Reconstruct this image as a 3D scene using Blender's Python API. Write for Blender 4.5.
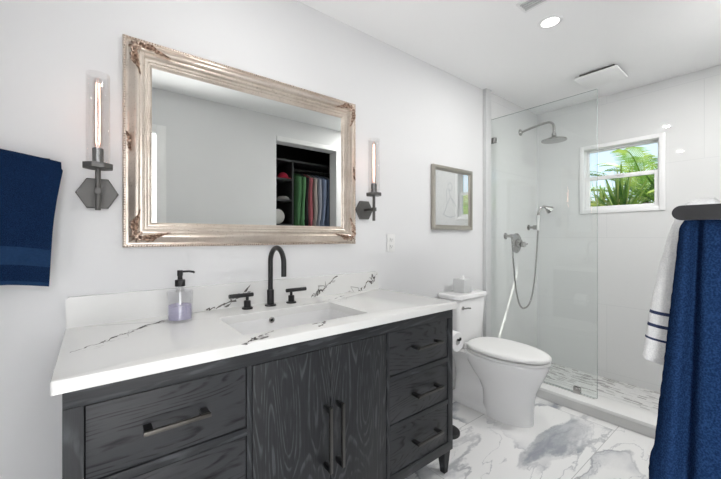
import bpy, bmesh, math, random
from mathutils import Vector, Matrix, noise
R = math.radians
PI = math.pi
random.seed(7)
sc = bpy.context.scene
for _o in list(bpy.data.objects):
    bpy.data.objects.remove(_o)
COL = sc.collection

# ------------------------------------------------------------------ camera
cam_d = bpy.data.cameras.new('camera')
cam = bpy.data.objects.new('camera', cam_d)
COL.objects.link(cam)
TH = 0.9226
cam.location = (0, -1.587, 1.211)
cam.rotation_euler = (R(90), 0, TH - R(90))
cam_d.sensor_width = 36
cam_d.lens = 335.55 / 721 * 36
cam_d.shift_x = 0.0195
cam_d.shift_y = -0.0042
cam_d.clip_start = 0.02
sc.camera = cam

# ------------------------------------------------------------------ view, world, sun, big lamps
sc.view_settings.view_transform = 'Standard'
sc.view_settings.look = 'None'
sc.view_settings.gamma = 1
sc.view_settings.use_curve_mapping = False
sc.view_settings.exposure = -0.48

world = bpy.data.worlds.new('world')
sc.world = world
world.use_nodes = True
wt = world.node_tree
wt.nodes.clear()
wo = wt.nodes.new('ShaderNodeOutputWorld')
wb = wt.nodes.new('ShaderNodeBackground')
sky = wt.nodes.new('ShaderNodeTexSky')
sky.sky_type = 'NISHITA'
sky.sun_disc = False
sky.sun_elevation = R(56)
sky.sun_rotation = R(120)
wmix = wt.nodes.new('ShaderNodeMixRGB')
wmix.inputs['Fac'].default_value = 0.55
wmix.inputs['Color2'].default_value = (5.5, 6.3, 7.0, 1)
wt.links.new(sky.outputs['Color'], wmix.inputs['Color1'])
wt.links.new(wmix.outputs['Color'], wb.inputs['Color'])
wb.inputs['Strength'].default_value = 0.27
wt.links.new(wb.outputs['Background'], wo.inputs['Surface'])

def lamp(name, kind, loc, energy, color=(1, 1, 1), rot=(0, 0, 0), **kw):
    d = bpy.data.lights.new(name, kind)
    d.energy = energy
    d.color = color
    for k, v in kw.items():
        setattr(d, k, v)
    o = bpy.data.objects.new(name, d)
    COL.objects.link(o)
    o.location = loc
    o.rotation_euler = rot
    return o

SUN_DIR = Vector((-1, 1.05, -1.67)).normalized()
sun = lamp('sun', 'SUN', (8, -4, 9), 11.0, (1, 0.95, 0.87), angle=R(0.6))
sun.rotation_euler = SUN_DIR.to_track_quat('-Z', 'Y').to_euler()
# added fill lamps in the unseen bedroom, standing in for daylight and floor bounce
lamp('bedroom_fill', 'AREA', (0.0, -4.25, 1.45), 10, (1.0, 0.99, 0.98), (R(90), 0, 0), shape='RECTANGLE', size=2.6, size_y=1.9)
lamp('bedroom_side_fill', 'AREA', (-2.15, -2.40, 1.30), 120, (0.97, 0.985, 1.0), (R(90), 0, R(-90)), shape='RECTANGLE', size=1.0, size_y=1.9)  # added fill aimed through the doorway towards the shower
lamp('bedroom_upward_fill', 'AREA', (-1.25, -2.65, 0.04), 195, (0.98, 0.99, 1.0), (R(180), 0, 0), shape='RECTANGLE', size=1.5, size_y=1.5)  # added fill facing up to lift the ceiling
# recessed ceiling lights, the last an added fill (their lenses are built further down)
DOWNLIGHTS = [(2.14, -0.74), (0.483, -0.62), (2.70, -1.47)]

# ------------------------------------------------------------------ node helpers
class NT:
    def __init__(s, name):
        s.mat = bpy.data.materials.new(name)
        s.mat.use_nodes = True
        s.t = s.mat.node_tree
        s.t.nodes.clear()
        s.out = s.t.nodes.new('ShaderNodeOutputMaterial')
    def n(s, typ, ins=None, **props):
        nd = s.t.nodes.new('ShaderNode' + typ)
        for k, v in props.items():
            setattr(nd, k, v)
        if ins:
            for k, v in ins.items():
                s.put(nd.inputs[k], v)
        return nd
    def put(s, sock, v):
        if isinstance(v, bpy.types.NodeSocket):
            s.t.links.new(v, sock)
        else:
            if sock.type == 'RGBA' and len(v) == 3:
                v = (*v, 1)
            sock.default_value = v
    def m(s, op, a, b=0.0, c=0.0):
        nd = s.n('Math', operation=op)
        s.put(nd.inputs[0], a); s.put(nd.inputs[1], b); s.put(nd.inputs[2], c)
        return nd.outputs[0]
    def vm(s, op, a, b=(0, 0, 0)):
        nd = s.n('VectorMath', operation=op)
        s.put(nd.inputs[0], a); s.put(nd.inputs[1], b)
        return nd.outputs[0]
    def ss(s, v, lo, hi, a=0.0, b=1.0):
        nd = s.n('MapRange', interpolation_type='SMOOTHSTEP')
        for i, x in enumerate((v, lo, hi, a, b)):
            s.put(nd.inputs[i], x)
        return nd.outputs[0]
    def mix(s, f, a, b):
        nd = s.n('MixRGB')
        s.put(nd.inputs[0], f); s.put(nd.inputs[1], a); s.put(nd.inputs[2], b)
        return nd.outputs[0]
    def obj(s):
        return s.n('TexCoord').outputs['Object']
    def xyz(s, v):
        nd = s.n('SeparateXYZ', {0: v})
        return nd.outputs
    def comb(s, x, y, z):
        nd = s.n('CombineXYZ', {0: x, 1: y, 2: z})
        return nd.outputs[0]
    def noise(s, vec, scale, detail=2.0, rough=0.5, dist=0.0):
        nd = s.n('TexNoise', {'Vector': vec, 'Scale': scale, 'Detail': detail, 'Roughness': rough, 'Distortion': dist})
        return nd.outputs['Fac']
    def bump(s, h, strength=0.3, dist=0.01):
        return s.n('Bump', {'Height': h, 'Strength': strength, 'Distance': dist}).outputs[0]
    def bsdf(s, color, rough=0.5, metal=0.0, spec=0.5, normal=None, **kw):
        nd = s.n('BsdfPrincipled', {'Base Color': color, 'Roughness': rough, 'Metallic': metal, 'Specular IOR Level': spec})
        if normal is not None:
            s.put(nd.inputs['Normal'], normal)
        for k, v in kw.items():
            s.put(nd.inputs[k], v)
        return nd.outputs[0]
    def done(s, shader):
        s.t.links.new(shader, s.out.inputs['Surface'])
        return s.mat

def plain(name, color, rough=0.5, metal=0.0, spec=0.5, vary=0.04, nscale=25.0, bump=0.0, **kw):
    t = NT(name)
    o = t.obj()
    nz = t.noise(o, nscale, 3)
    f = t.m('MULTIPLY_ADD', nz, vary * 2, 1 - vary)
    c = t.n('Mix', data_type='RGBA', blend_type='MULTIPLY')
    c.inputs[0].default_value = 1
    t.put(c.inputs[6], (*color, 1))
    g = t.comb(f, f, f)
    t.put(c.inputs[7], g)
    nrm = t.bump(nz, bump, 0.002) if bump else None
    return t.done(t.bsdf(c.outputs[2], rough, metal, spec, nrm, **kw))

def arch_glass(name, tint=(1, 1, 1), refl=1.0, base=0.0, ior=1.45):
    t = NT(name)
    fc = t.n('LayerWeight', {'Blend': 0.5}).outputs['Facing']
    fr = t.m('MULTIPLY_ADD', t.m('POWER', fc, 4.5), 0.75, 0.035)
    f = t.m('MULTIPLY_ADD', fr, refl, base)
    f = t.m('MINIMUM', f, 0.95)
    tr = t.n('BsdfTransparent', {'Color': tint}).outputs[0]
    gl = t.n('BsdfGlossy', {'Color': (1, 1, 1), 'Roughness': 0.01}).outputs[0]
    mx = t.n('MixShader', {0: f, 1: tr, 2: gl})
    return t.done(mx.outputs[0])

def emit(name, color, strength):
    t = NT(name)
    e = t.n('Emission', {'Color': color, 'Strength': strength}).outputs[0]
    return t.done(e)

def tile_wall(name, axis):
    # large glossy white porcelain wall tile; axis = which world axis runs along the wall
    t = NT(name)
    x, y, z = t.xyz(t.obj())[:3]
    along = x if axis == 'x' else y
    v = t.comb(along, z, 0.0)
    br = t.n('TexBrick', {'Vector': v, 'Scale': 1.0, 'Mortar Size': 0.0016, 'Brick Width': 1.2, 'Row Height': 0.6,
                          'Color1': (0.775, 0.78, 0.775), 'Color2': (0.765, 0.77, 0.768), 'Mortar': (0.68, 0.69, 0.69)})
    br.offset = 0.5
    nz = t.noise(t.obj(), 1.1, 3)
    c = t.mix(t.ss(nz, 0.45, 0.75, 0.0, 0.25), br.outputs['Color'], (0.74, 0.75, 0.755, 1))
    b = t.bump(t.m('SUBTRACT', 1.0, br.outputs['Fac']), 0.3, 0.001)
    return t.done(t.bsdf(c, 0.025, 0, 0.5, b))

def marble_floor():
    t = NT('marble_floor_tile')
    x, y, z = t.xyz(t.obj())[:3]
    row = t.m('FLOOR', t.m('DIVIDE', t.m('ADD', y, 0.93), 0.6))
    xs = t.m('ADD', x, t.m('MULTIPLY', row, 0.37))
    cx = t.m('DIVIDE', t.m('SUBTRACT', xs, 0.2), 1.2)
    colm = t.m('FLOOR', cx)
    wn = t.n('TexWhiteNoise', {'Vector': t.comb(row, colm, 3.7)})
    off = t.vm('MULTIPLY', wn.outputs['Color'], (17, 17, 17))
    p = t.vm('ADD', t.comb(x, y, 0.0), off)
    # veins run on a slant across the slabs, drifting and forking
    q = t.n('Mapping', {'Vector': p, 'Rotation': (0, 0, R(-38)), 'Scale': (0.75, 1.9, 1.0)}).outputs[0]
    w = t.n('TexNoise', {'Vector': q, 'Scale': 1.6, 'Detail': 6.0, 'Roughness': 0.58})
    pw = t.vm('ADD', q, t.vm('MULTIPLY', t.vm('SUBTRACT', w.outputs['Color'], (0.5, 0.5, 0.5)), (0.75, 0.75, 0.0)))
    n1 = t.noise(pw, 0.95, 2, 0.4)
    d1 = t.m('SUBTRACT', n1, 0.5)
    r1 = t.m('ABSOLUTE', d1)
    brk = t.ss(t.noise(q, 2.3, 2), 0.38, 0.62)
    thin = t.m('MULTIPLY', t.ss(r1, 0.001, 0.010, 1.0, 0.0), t.m('MULTIPLY_ADD', brk, 0.7, 0.3))
    # smoky grey on one side of the vein only
    smoke = t.m('MULTIPLY', t.ss(d1, 0.0, 0.006), t.ss(d1, 0.010, 0.11, 1.0, 0.0))
    blotch = t.ss(t.noise(q, 1.7, 5, 0.62), 0.41, 0.55)
    n2 = t.noise(pw, 2.6, 3, 0.5)
    r2 = t.m('ABSOLUTE', t.m('SUBTRACT', n2, 0.47))
    hair = t.m('MULTIPLY', t.ss(r2, 0.0, 0.012, 0.7, 0.0), t.ss(t.noise(q, 1.1, 2), 0.42, 0.6))
    tint = t.ss(t.noise(pw, 5.0, 5, 0.6), 0.35, 0.65)
    grey = t.mix(tint, (0.30, 0.32, 0.36, 1), (0.52, 0.54, 0.57, 1))
    c = t.mix(t.m('MULTIPLY', smoke, t.m('MULTIPLY', blotch, 0.95)), (0.88, 0.88, 0.875, 1), grey)
    c = t.mix(t.m('MULTIPLY', thin, 0.62), c, (0.24, 0.255, 0.29, 1))
    c = t.mix(hair, c, (0.45, 0.46, 0.49, 1))
    # a second set of darker veins crossing the other way
    qb = t.n('Mapping', {'Vector': p, 'Rotation': (0, 0, R(47)), 'Scale': (0.8, 1.7, 1.0), 'Location': (5.3, 2.1, 0.0)}).outputs[0]
    wb_ = t.n('TexNoise', {'Vector': qb, 'Scale': 2.2, 'Detail': 6.0, 'Roughness': 0.6})
    pb = t.vm('ADD', qb, t.vm('MULTIPLY', t.vm('SUBTRACT', wb_.outputs['Color'], (0.5, 0.5, 0.5)), (0.5, 0.5, 0.0)))
    n3 = t.noise(pb, 1.25, 1.5, 0.4)
    d3 = t.m('SUBTRACT', n3, 0.5)
    m3 = t.ss(t.noise(qb, 1.4, 2), 0.42, 0.58)
    band = t.m('MULTIPLY', t.m('MULTIPLY', t.ss(d3, -0.004, 0.002), t.ss(d3, 0.008, 0.055, 1.0, 0.0)), m3)
    line = t.m('MULTIPLY', t.ss(t.m('ABSOLUTE', d3), 0.001, 0.009, 1.0, 0.0), m3)
    c = t.mix(t.m('MULTIPLY', band, t.m('MULTIPLY_ADD', tint, -0.45, 0.9)), c, (0.40, 0.42, 0.46, 1))
    c = t.mix(t.m('MULTIPLY', line, 0.6), c, (0.22, 0.235, 0.27, 1))
    # joints
    fy = t.m('FRACT', t.m('DIVIDE', t.m('ADD', y, 0.93), 0.6))
    jy = t.m('MINIMUM', fy, t.m('SUBTRACT', 1.0, fy))
    fx = t.m('FRACT', cx)
    jx = t.m('MINIMUM', fx, t.m('SUBTRACT', 1.0, fx))
    j = t.m('MINIMUM', t.m('MULTIPLY', jy, 0.6), t.m('MULTIPLY', jx, 1.2))
    jf = t.ss(j, 0.0010, 0.0022, 1.0, 0.0)
    c = t.mix(jf, c, (0.50, 0.50, 0.50, 1))
    return t.done(t.bsdf(c, 0.14, 0, 0.5, t.bump(jf, -0.2, 0.001)))

def mosaic():
    t = NT('linear_marble_mosaic')
    x, y, z = t.xyz(t.obj())[:3]
    v = t.comb(y, x, 0.0)
    br = t.n('TexBrick', {'Vector': v, 'Scale': 1.0, 'Mortar Size': 0.0016, 'Brick Width': 0.056, 'Row Height': 0.019, 'Bias': 0.0,
                          'Color1': (0, 0, 0), 'Color2': (1, 1, 1), 'Mortar': (0.5, 0.5, 0.5)})
    br.offset = 0.37
    r = t.n('ValToRGB', {'Fac': br.outputs['Color']})
    r.color_ramp.interpolation = 'CONSTANT'
    e = r.color_ramp.elements
    e[0].position = 0; e[0].color = (0.36, 0.35, 0.345, 1)
    e[1].position = 0.09; e[1].color = (0.52, 0.52, 0.51, 1)
    for p, c in ((0.26, (0.80, 0.80, 0.79, 1)), (0.62, (0.70, 0.70, 0.69, 1)), (0.72, (0.82, 0.82, 0.81, 1)), (0.96, (0.42, 0.41, 0.40, 1))):
        q = e.new(p); q.color = c
    nz = t.noise(t.obj(), 30, 4)
    c = t.mix(t.ss(nz, 0.5, 0.75, 0, 0.25), r.outputs['Color'], (0.5, 0.5, 0.5, 1))
    c = t.mix(br.outputs['Fac'], c, (0.72, 0.72, 0.71, 1))
    return t.done(t.bsdf(c, 0.25, 0, 0.5))

def wood(name, vertical=True, mirror_x=None, seed=0.0, dens=9.0, ucf=6.5, vcf=0.85, amt=0.62, dark=(0.022, 0.0235, 0.026), light=(0.115, 0.12, 0.128)):
    t = NT(name)
    x, y, z = t.xyz(t.obj())[:3]
    if mirror_x is not None:
        x = t.m('ABSOLUTE', t.m('SUBTRACT', x, mirror_x))
    u, v = (x, z) if vertical else (z, x)
    u2 = t.m('ADD', u, t.m('MULTIPLY', y, 1.0))
    f = t.noise(t.comb(t.m('MULTIPLY', u2, ucf), t.m('MULTIPLY', v, vcf), seed), 1.0, 1.5, 0.4, 0.25)
    wob = t.noise(t.comb(t.m('MULTIPLY', u2, 30.0), t.m('MULTIPLY', v, 7.0), seed + 3), 1.0, 2)
    g = t.m('ADD', t.m('MULTIPLY', f, dens * 2.6), t.m('MULTIPLY', wob, 0.55))
    s = t.m('FRACT', g)
    ring = t.m('MULTIPLY', t.ss(s, 0.0, 0.16), t.ss(s, 0.16, 0.5, 1.0, 0.0))
    fib = t.noise(t.comb(t.m('MULTIPLY', u2, 420.0), t.m('MULTIPLY', v, 9.0), seed), 1.0, 2)
    fibre = t.ss(fib, 0.45, 0.75)
    brk = t.ss(t.noise(t.comb(t.m('MULTIPLY', u2, 60.0), t.m('MULTIPLY', v, 14.0), seed + 9), 1.0, 2), 0.35, 0.62)
    a = t.m('ADD', t.m('MULTIPLY', t.m('MULTIPLY', ring, brk), amt), t.m('MULTIPLY', fibre, 0.16))
    a = t.m('MINIMUM', a, 1.0)
    c = t.mix(a, dark, light)
    return t.done(t.bsdf(c, 0.45, 0, 0.28, t.bump(t.m('ADD', ring, t.m('MULTIPLY', fib, 0.4)), 0.12, 0.001)))

def terry(name, color, dark):
    t = NT(name)
    o = t.obj()
    n1 = t.noise(o, 480, 2)
    n2 = t.noise(o, 40, 3)
    c = t.mix(t.ss(n1, 0.35, 0.68), dark, color)
    c = t.mix(t.ss(n2, 0.55, 0.8, 0, 0.18), c, tuple(min(0.86, k * 1.4) for k in color))
    h = t.m('ADD', n1, t.m('MULTIPLY', n2, 0.2))
    return t.done(t.bsdf(c, 1.0, 0, 0.0, t.bump(h, 0.5, 0.002)))

M = {}
M['paint'] = plain('white_wall_paint', (0.775, 0.778, 0.785), 0.6, spec=0.3, vary=0.008, nscale=3)
M['ceiling'] = plain('white_ceiling_paint', (0.95, 0.95, 0.95), 0.7, spec=0.2, vary=0.006, nscale=3)
M['trim'] = plain('white_trim_paint', (0.86, 0.86, 0.86), 0.35, vary=0.01)
M['vinyl'] = plain('white_window_vinyl', (0.93, 0.93, 0.93), 0.3, vary=0.01)
M['tile_x'] = tile_wall('glossy_wall_tile_long', 'x')
M['tile_y'] = tile_wall('glossy_wall_tile_end', 'y')
M['floor'] = marble_floor()
M['mosaic'] = mosaic()
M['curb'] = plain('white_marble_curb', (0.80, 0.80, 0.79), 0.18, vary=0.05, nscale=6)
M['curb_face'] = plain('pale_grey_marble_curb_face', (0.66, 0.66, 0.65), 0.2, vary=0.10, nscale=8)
M['closet'] = plain('near_black_closet_board', (0.012, 0.013, 0.014), 0.5, vary=0.2)
M['closet_edge'] = plain('dark_closet_shelf_board', (0.03, 0.032, 0.034), 0.4, vary=0.15)
M['quartz'] = plain('white_quartz', (0.80, 0.80, 0.785), 0.10, vary=0.02, nscale=9)
M['vein'] = plain('charcoal_quartz_vein', (0.15, 0.14, 0.13), 0.15, vary=0.5, nscale=90)
M['vein_soft'] = plain('soft_grey_quartz_vein', (0.50, 0.49, 0.48), 0.12, vary=0.2, nscale=60)
M['wood_door'] = wood('charcoal_oak_door', True, 0.714, 1.3, 12, 6.5, 0.8, 0.55, light=(0.10, 0.105, 0.112))
M['wood_frame'] = wood('charcoal_oak_frame', False, None, 7.7, 6, dark=(0.026, 0.028, 0.031), light=(0.085, 0.09, 0.098))
M['wood_stile'] = wood('charcoal_oak_stile', True, None, 12.7, 6, dark=(0.026, 0.028, 0.031), light=(0.085, 0.09, 0.098))
M['wood_drawer'] = wood('charcoal_oak_drawer', False, None, 4.1, 13, 5.5, 1.0, 0.85, (0.044, 0.046, 0.050), (0.006, 0.0065, 0.0075))
M['dark_gap'] = plain('black_cabinet_inside', (0.008, 0.008, 0.009), 0.8, vary=0.1)
M['pull'] = plain('gunmetal_pull', (0.105, 0.10, 0.092), 0.42, 0.9, vary=0.05)
M['pull_dark'] = plain('dark_bronze_pull', (0.10, 0.097, 0.092), 0.35, 0.85, vary=0.05)
M['black'] = plain('matte_black_metal', (0.014, 0.014, 0.015), 0.32, 0.3, vary=0.08)
M['gun'] = plain('brushed_gunmetal', (0.105, 0.102, 0.098), 0.42, 0.55, vary=0.06)
M['chrome'] = plain('brushed_nickel', (0.42, 0.41, 0.40), 0.22, 1.0, vary=0.03)
M['porcelain'] = plain('white_porcelain', (0.84, 0.84, 0.84), 0.07, vary=0.01, nscale=4)
M['plastic'] = plain('white_plastic', (0.84, 0.84, 0.83), 0.3, vary=0.01)
M['paper'] = plain('white_paper', (0.82, 0.82, 0.82), 0.9, spec=0.1, vary=0.03, bump=0.2)
M['card_grey'] = plain('pale_grey_card', (0.62, 0.63, 0.63), 0.6, vary=0.03)
M['navy'] = terry('navy_terry', (0.0125, 0.031, 0.082), (0.0055, 0.0145, 0.042))
M['navy_band'] = plain('navy_woven_band', (0.0140, 0.039, 0.098), 0.85, spec=0.1, vary=0.2, nscale=160, bump=0.3)
M['white_terry'] = terry('white_terry', (0.84, 0.84, 0.83), (0.74, 0.74, 0.74))
M['stripe'] = plain('navy_towel_stripe', (0.016, 0.030, 0.085), 0.9, vary=0.2)
M['glass'] = arch_glass('clear_shower_glass', (0.965, 0.98, 0.975), 0.9)
M['glass_edge'] = plain('green_grey_glass_edge', (0.26, 0.31, 0.30), 0.2, vary=0.02)
M['pane'] = arch_glass('window_pane', (0.97, 0.98, 0.98), 0.6)
M['tube_glass'] = arch_glass('clear_tube_glass', (0.975, 0.972, 0.972), 1.2, 0.02)
M['bottle'] = arch_glass('clear_bottle_glass', (0.965, 0.967, 0.975), 1.3)
M['picture_glass'] = arch_glass('picture_glazing', (0.97, 0.97, 0.97), 1.0, 0.42)
M['filament'] = emit('warm_filament', (1.0, 0.58, 0.44), 17)
M['bulb'] = arch_glass('bulb_glass', (1.0, 0.95, 0.93), 1.0, 0.06)
M['lens'] = emit('downlight_lens', (1, 0.98, 0.95), 9.0)
M['leaf'] = None

def mirror_mat():
    t = NT('silvered_mirror')
    return t.done(t.n('BsdfGlossy', {'Color': (0.90, 0.92, 0.90), 'Roughness': 0.0}).outputs[0])
M['mirror'] = mirror_mat()

def frame_mat():
    t = NT('champagne_silver_leaf')
    o = t.obj()
    n = t.noise(o, 9, 4, 0.6)
    n2 = t.noise(o, 160, 3)
    c = t.mix(t.ss(n, 0.35, 0.7), (0.74, 0.665, 0.59), (0.64, 0.555, 0.48))
    c = t.mix(t.ss(n2, 0.58, 0.75, 0, 0.5), c, (0.22, 0.165, 0.13))
    return t.done(t.bsdf(c, 0.30, 0.78, 0.5, t.bump(n2, 0.15, 0.001)))
def worn_mat():
    t = NT('worn_rose_gold_leaf')
    o = t.obj()
    n = t.noise(o, 120, 4)
    c = t.mix(t.ss(n, 0.4, 0.62), (0.27, 0.18, 0.135), (0.70, 0.55, 0.45))
    return t.done(t.bsdf(c, 0.42, 0.65, 0.5, t.bump(n, 0.4, 0.002)))
M['frame'] = frame_mat()
M['worn'] = worn_mat()
M['silver'] = plain('pale_silver_frame', (0.42, 0.395, 0.35), 0.32, 0.85, vary=0.08)

# ------------------------------------------------------------------ mesh helper
class MB:
    def __init__(s):
        s.v = []; s.f = []; s.mi = []; s.sm = []
    def add(s, vs, fs, mi=0, smooth=True):
        b = len(s.v)
        s.v += [tuple(p) for p in vs]
        for f in fs:
            s.f.append(tuple(b + i for i in f)); s.mi.append(mi); s.sm.append(smooth)
        return s
    def frombm(s, bm, mi=0, smooth=True):
        bm.verts.index_update()
        s.add([v.co.copy() for v in bm.verts], [[v.index for v in f.verts] for f in bm.faces], mi, smooth)
        bm.free()
        return s
    def box(s, x0, x1, y0, y1, z0, z1, bev=0.0, mi=0, seg=2, rot=None, smooth=True):
        bm = bmesh.new()
        r = bmesh.ops.create_cube(bm, size=1)
        for v in bm.verts:
            v.co = Vector(((x0 + x1) / 2 + v.co.x * (x1 - x0), (y0 + y1) / 2 + v.co.y * (y1 - y0), (z0 + z1) / 2 + v.co.z * (z1 - z0)))
        if bev > 0:
            bmesh.ops.bevel(bm, geom=list(bm.edges), offset=bev, segments=seg, affect='EDGES', profile=0.5)
        if rot is not None:
            c = Vector(((x0 + x1) / 2, (y0 + y1) / 2, (z0 + z1) / 2))
            for v in bm.verts:
                v.co = c + rot @ (v.co - c)
        bmesh.ops.recalc_face_normals(bm, faces=bm.faces)
        return s.frombm(bm, mi, smooth)
    def tube(s, pts, r, n=14, mi=0, caps=True, flat=None):
        pts = [Vector(p) for p in pts]
        N = len(pts)
        rs = r if isinstance(r, (list, tuple)) else [r] * N
        tang = []
        for i in range(N):
            a = pts[max(i - 1, 0)]; b = pts[min(i + 1, N - 1)]
            tang.append((b - a).normalized())
        up = Vector((0, 0, 1)) if abs(tang[0].z) < 0.9 else Vector((1, 0, 0))
        nrm = (up - tang[0] * up.dot(tang[0])).normalized()
        vs = []; fs = []
        for i in range(N):
            nrm = (nrm - tang[i] * nrm.dot(tang[i]))
            nrm.normalize()
            bi = tang[i].cross(nrm)
            for k in range(n):
                a = 2 * PI * k / n
                vs.append(pts[i] + (nrm * math.cos(a) + bi * math.sin(a)) * rs[i])
        for i in range(N - 1):
            for k in range(n):
                k2 = (k + 1) % n
                fs.append((i * n + k, i * n + k2, (i + 1) * n + k2, (i + 1) * n + k))
        if caps:
            fs.append(tuple(range(n - 1, -1, -1)))
            fs.append(tuple((N - 1) * n + k for k in range(n)))
        return s.add(vs, fs, mi)
    def lathe(s, prof, c=(0, 0, 0), axis='z', n=32, mi=0, caps=True, sx=1.0, sy=1.0):
        vs = []; fs = []
        c = Vector(c)
        for (r, h) in prof:
            for k in range(n):
                a = 2 * PI * k / n
                p = (r * math.cos(a) * sx, r * math.sin(a) * sy)
                if axis == 'z': q = Vector((p[0], p[1], h))
                elif axis == 'y': q = Vector((p[0], -h, p[1]))       # h grows towards -y
                else: q = Vector((h, p[0], p[1]))
                vs.append(c + q)
        L = len(prof)
        for i in range(L - 1):
            for k in range(n):
                k2 = (k + 1) % n
                fs.append((i * n + k, i * n + k2, (i + 1) * n + k2, (i + 1) * n + k))
        if caps:
            fs.append(tuple(range(n - 1, -1, -1)))
            fs.append(tuple((L - 1) * n + k for k in range(n)))
        return s.add(vs, fs, mi)
    def prism(s, poly, axis, a0, a1, mi=0, smooth=True):
        # poly: 2d points; axis y -> (x,z), x -> (y,z), z -> (x,y)
        n = len(poly); vs = []
        for a in (a0, a1):
            for p in poly:
                vs.append({'y': (p[0], a, p[1]), 'x': (a, p[0], p[1]), 'z': (p[0], p[1], a)}[axis])
        fs = [tuple(range(n)), tuple(range(2 * n - 1, n - 1, -1))]
        for i in range(n):
            j = (i + 1) % n
            fs.append((i, i + n, j + n, j))
        return s.add(vs, fs, mi, smooth)
    def rings(s, loops, mi=0, caps=True, closed=True):
        n = len(loops[0]); vs = []; fs = []
        for l in loops: vs += l
        for i in range(len(loops) - 1):
            for k in range(n if closed else n - 1):
                k2 = (k + 1) % n
                fs.append((i * n + k, i * n + k2, (i + 1) * n + k2, (i + 1) * n + k))
        if caps:
            fs.append(tuple(range(n - 1, -1, -1)))
            fs.append(tuple((len(loops) - 1) * n + k for k in range(n)))
        return s.add(vs, fs, mi)
    def sphere(s, c, r, sx=1, sy=1, sz=1, mi=0, u=12, v=8):
        bm = bmesh.new()
        bmesh.ops.create_uvsphere(bm, u_segments=u, v_segments=v, radius=r)
        for q in bm.verts:
            q.co = Vector((c[0] + q.co.x * sx, c[1] + q.co.y * sy, c[2] + q.co.z * sz))
        return s.frombm(bm, mi)
    def build(s, name, mats, parent=None, origin=None, angle=40, fix=True):
        if not isinstance(mats, (list, tuple)): mats = [mats]
        org = Vector(origin) if origin is not None else (wloc(parent) if parent is not None else Vector((0, 0, 0)))
        me = bpy.data.meshes.new(name)
        me.from_pydata([tuple(Vector(p) - org) for p in s.v], [], s.f)
        for m_ in mats: me.materials.append(m_)
        for i, p in enumerate(me.polygons):
            p.material_index = s.mi[i]; p.use_smooth = s.sm[i]
        if fix:
            bm = bmesh.new(); bm.from_mesh(me)
            bmesh.ops.recalc_face_normals(bm, faces=bm.faces)
            bm.to_mesh(me); bm.free()
        me.set_sharp_from_angle(angle=R(angle))
        o = bpy.data.objects.new(name, me)
        COL.objects.link(o)
        if parent is not None:
            o.parent = parent
            o.location = org - wloc(parent)
        else:
            o.location = org
        return o

def wloc(o):
    l = Vector((0, 0, 0))
    while o is not None:
        l += o.location; o = o.parent
    return l
def tag(o, label=None, cat=None, group=None, kind=None):
    if label: o['label'] = label
    if cat: o['category'] = cat
    if group: o['group'] = group
    if kind: o['kind'] = kind
    return o
def thing(name, label, cat, loc, group=None):
    o = bpy.data.objects.new(name, None)
    o.empty_display_size = 0.05
    COL.objects.link(o)
    o.location = loc
    return tag(o, label, cat, group)
def struct(name, mb, m, parent=None, **kw):
    o = mb.build(name, m, parent, **kw)
    if parent is None: o['kind'] = 'structure'
    return o
def dup(o, loc=None, parent=None):
    c = o.copy(); COL.objects.link(c)
    if parent is not None: c.parent = parent
    if loc is not None: c.location = loc
    for ch in [k for k in o.children]:
        dup(ch, None, c)
    return c

# ------------------------------------------------------------------ the room shell
XL, XR, YF, H = -0.80, 3.67, -1.68, 2.47
WT = 0.12
struct('floor', MB().box(XL - WT, 2.68, YF - WT, WT, -0.12, 0.0, smooth=False), M['floor'])
struct('ceiling', MB().box(XL - WT, XR + 0.2, YF - WT, WT, H, H + 0.12, smooth=False), M['ceiling'])
struct('wall_back', MB().box(XL - WT, XR + 0.2, 0, WT, -0.12, H, smooth=False), M['paint'])
struct('wall_left', MB().box(XL - WT, XL, YF - WT, 0, 0, H, smooth=False), M['paint'])
# wall with the doorway (camera stands in front of it) and the closet opening
DX0, DX1, DZ = -0.46, 0.43, 2.08
KX0, KX1, KZ = 1.535, 2.295, 2.215
wf = MB()
wf.box(XL, DX0, YF - WT, YF, 0, H, smooth=False)
wf.box(DX0, DX1, YF - WT, YF, DZ, H, smooth=False)
wf.box(DX1, KX0, YF - WT, YF, 0, H, smooth=False)
wf.box(KX0, KX1, YF - WT, YF, KZ, H, smooth=False)
wf.box(KX1, XR, YF - WT, YF, 0, H, smooth=False)
struct('wall_front', wf, M['paint'])
# casing of the doorway
tr = MB()
tr.box(DX1, DX1 + 0.075, YF, YF + 0.018, 0, DZ + 0.075, 0.003)
tr.box(DX0 - 0.075, DX0, YF, YF + 0.018, 0, DZ + 0.075, 0.003)
tr.box(DX0, DX1, YF, YF + 0.018, DZ, DZ + 0.075, 0.003)
struct('trim_1', tr, M['trim'])
# casing strip and lining of the closet opening
tr = MB()
tr.box(KX1, KX1 + 0.09, YF, YF + 0.016, 0, KZ + 0.0, 0.003)
tr.box(KX0, KX1 + 0.09, YF, YF + 0.016, KZ, KZ + 0.05, 0.003)
struct('trim_2', tr, M['trim'])
# window wall, glossy tile, with the opening
WY0, WY1, WZ0, WZ1 = -0.985, -0.393, 1.423, 2.048
ww = MB()
ww.box(XR, XR + 0.16, YF - WT, WY0, -0.12, H, smooth=False)
ww.box(XR, XR + 0.16, WY1, 0, -0.12, H, smooth=False)
ww.box(XR, XR + 0.16, WY0, WY1, -0.12, WZ0, smooth=False)
ww.box(XR, XR + 0.16, WY0, WY1, WZ1, H, smooth=False)
struct('wall_right', ww, M['tile_y'])
struct('wall_shower', MB().box(2.70, XR, -0.012, 0, -0.12, H, smooth=False), M['tile_x'])
struct('trim_3', MB().box(2.665, 2.745, -0.034, 0, 0.0, H, 0.002), M['card_grey'])
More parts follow.
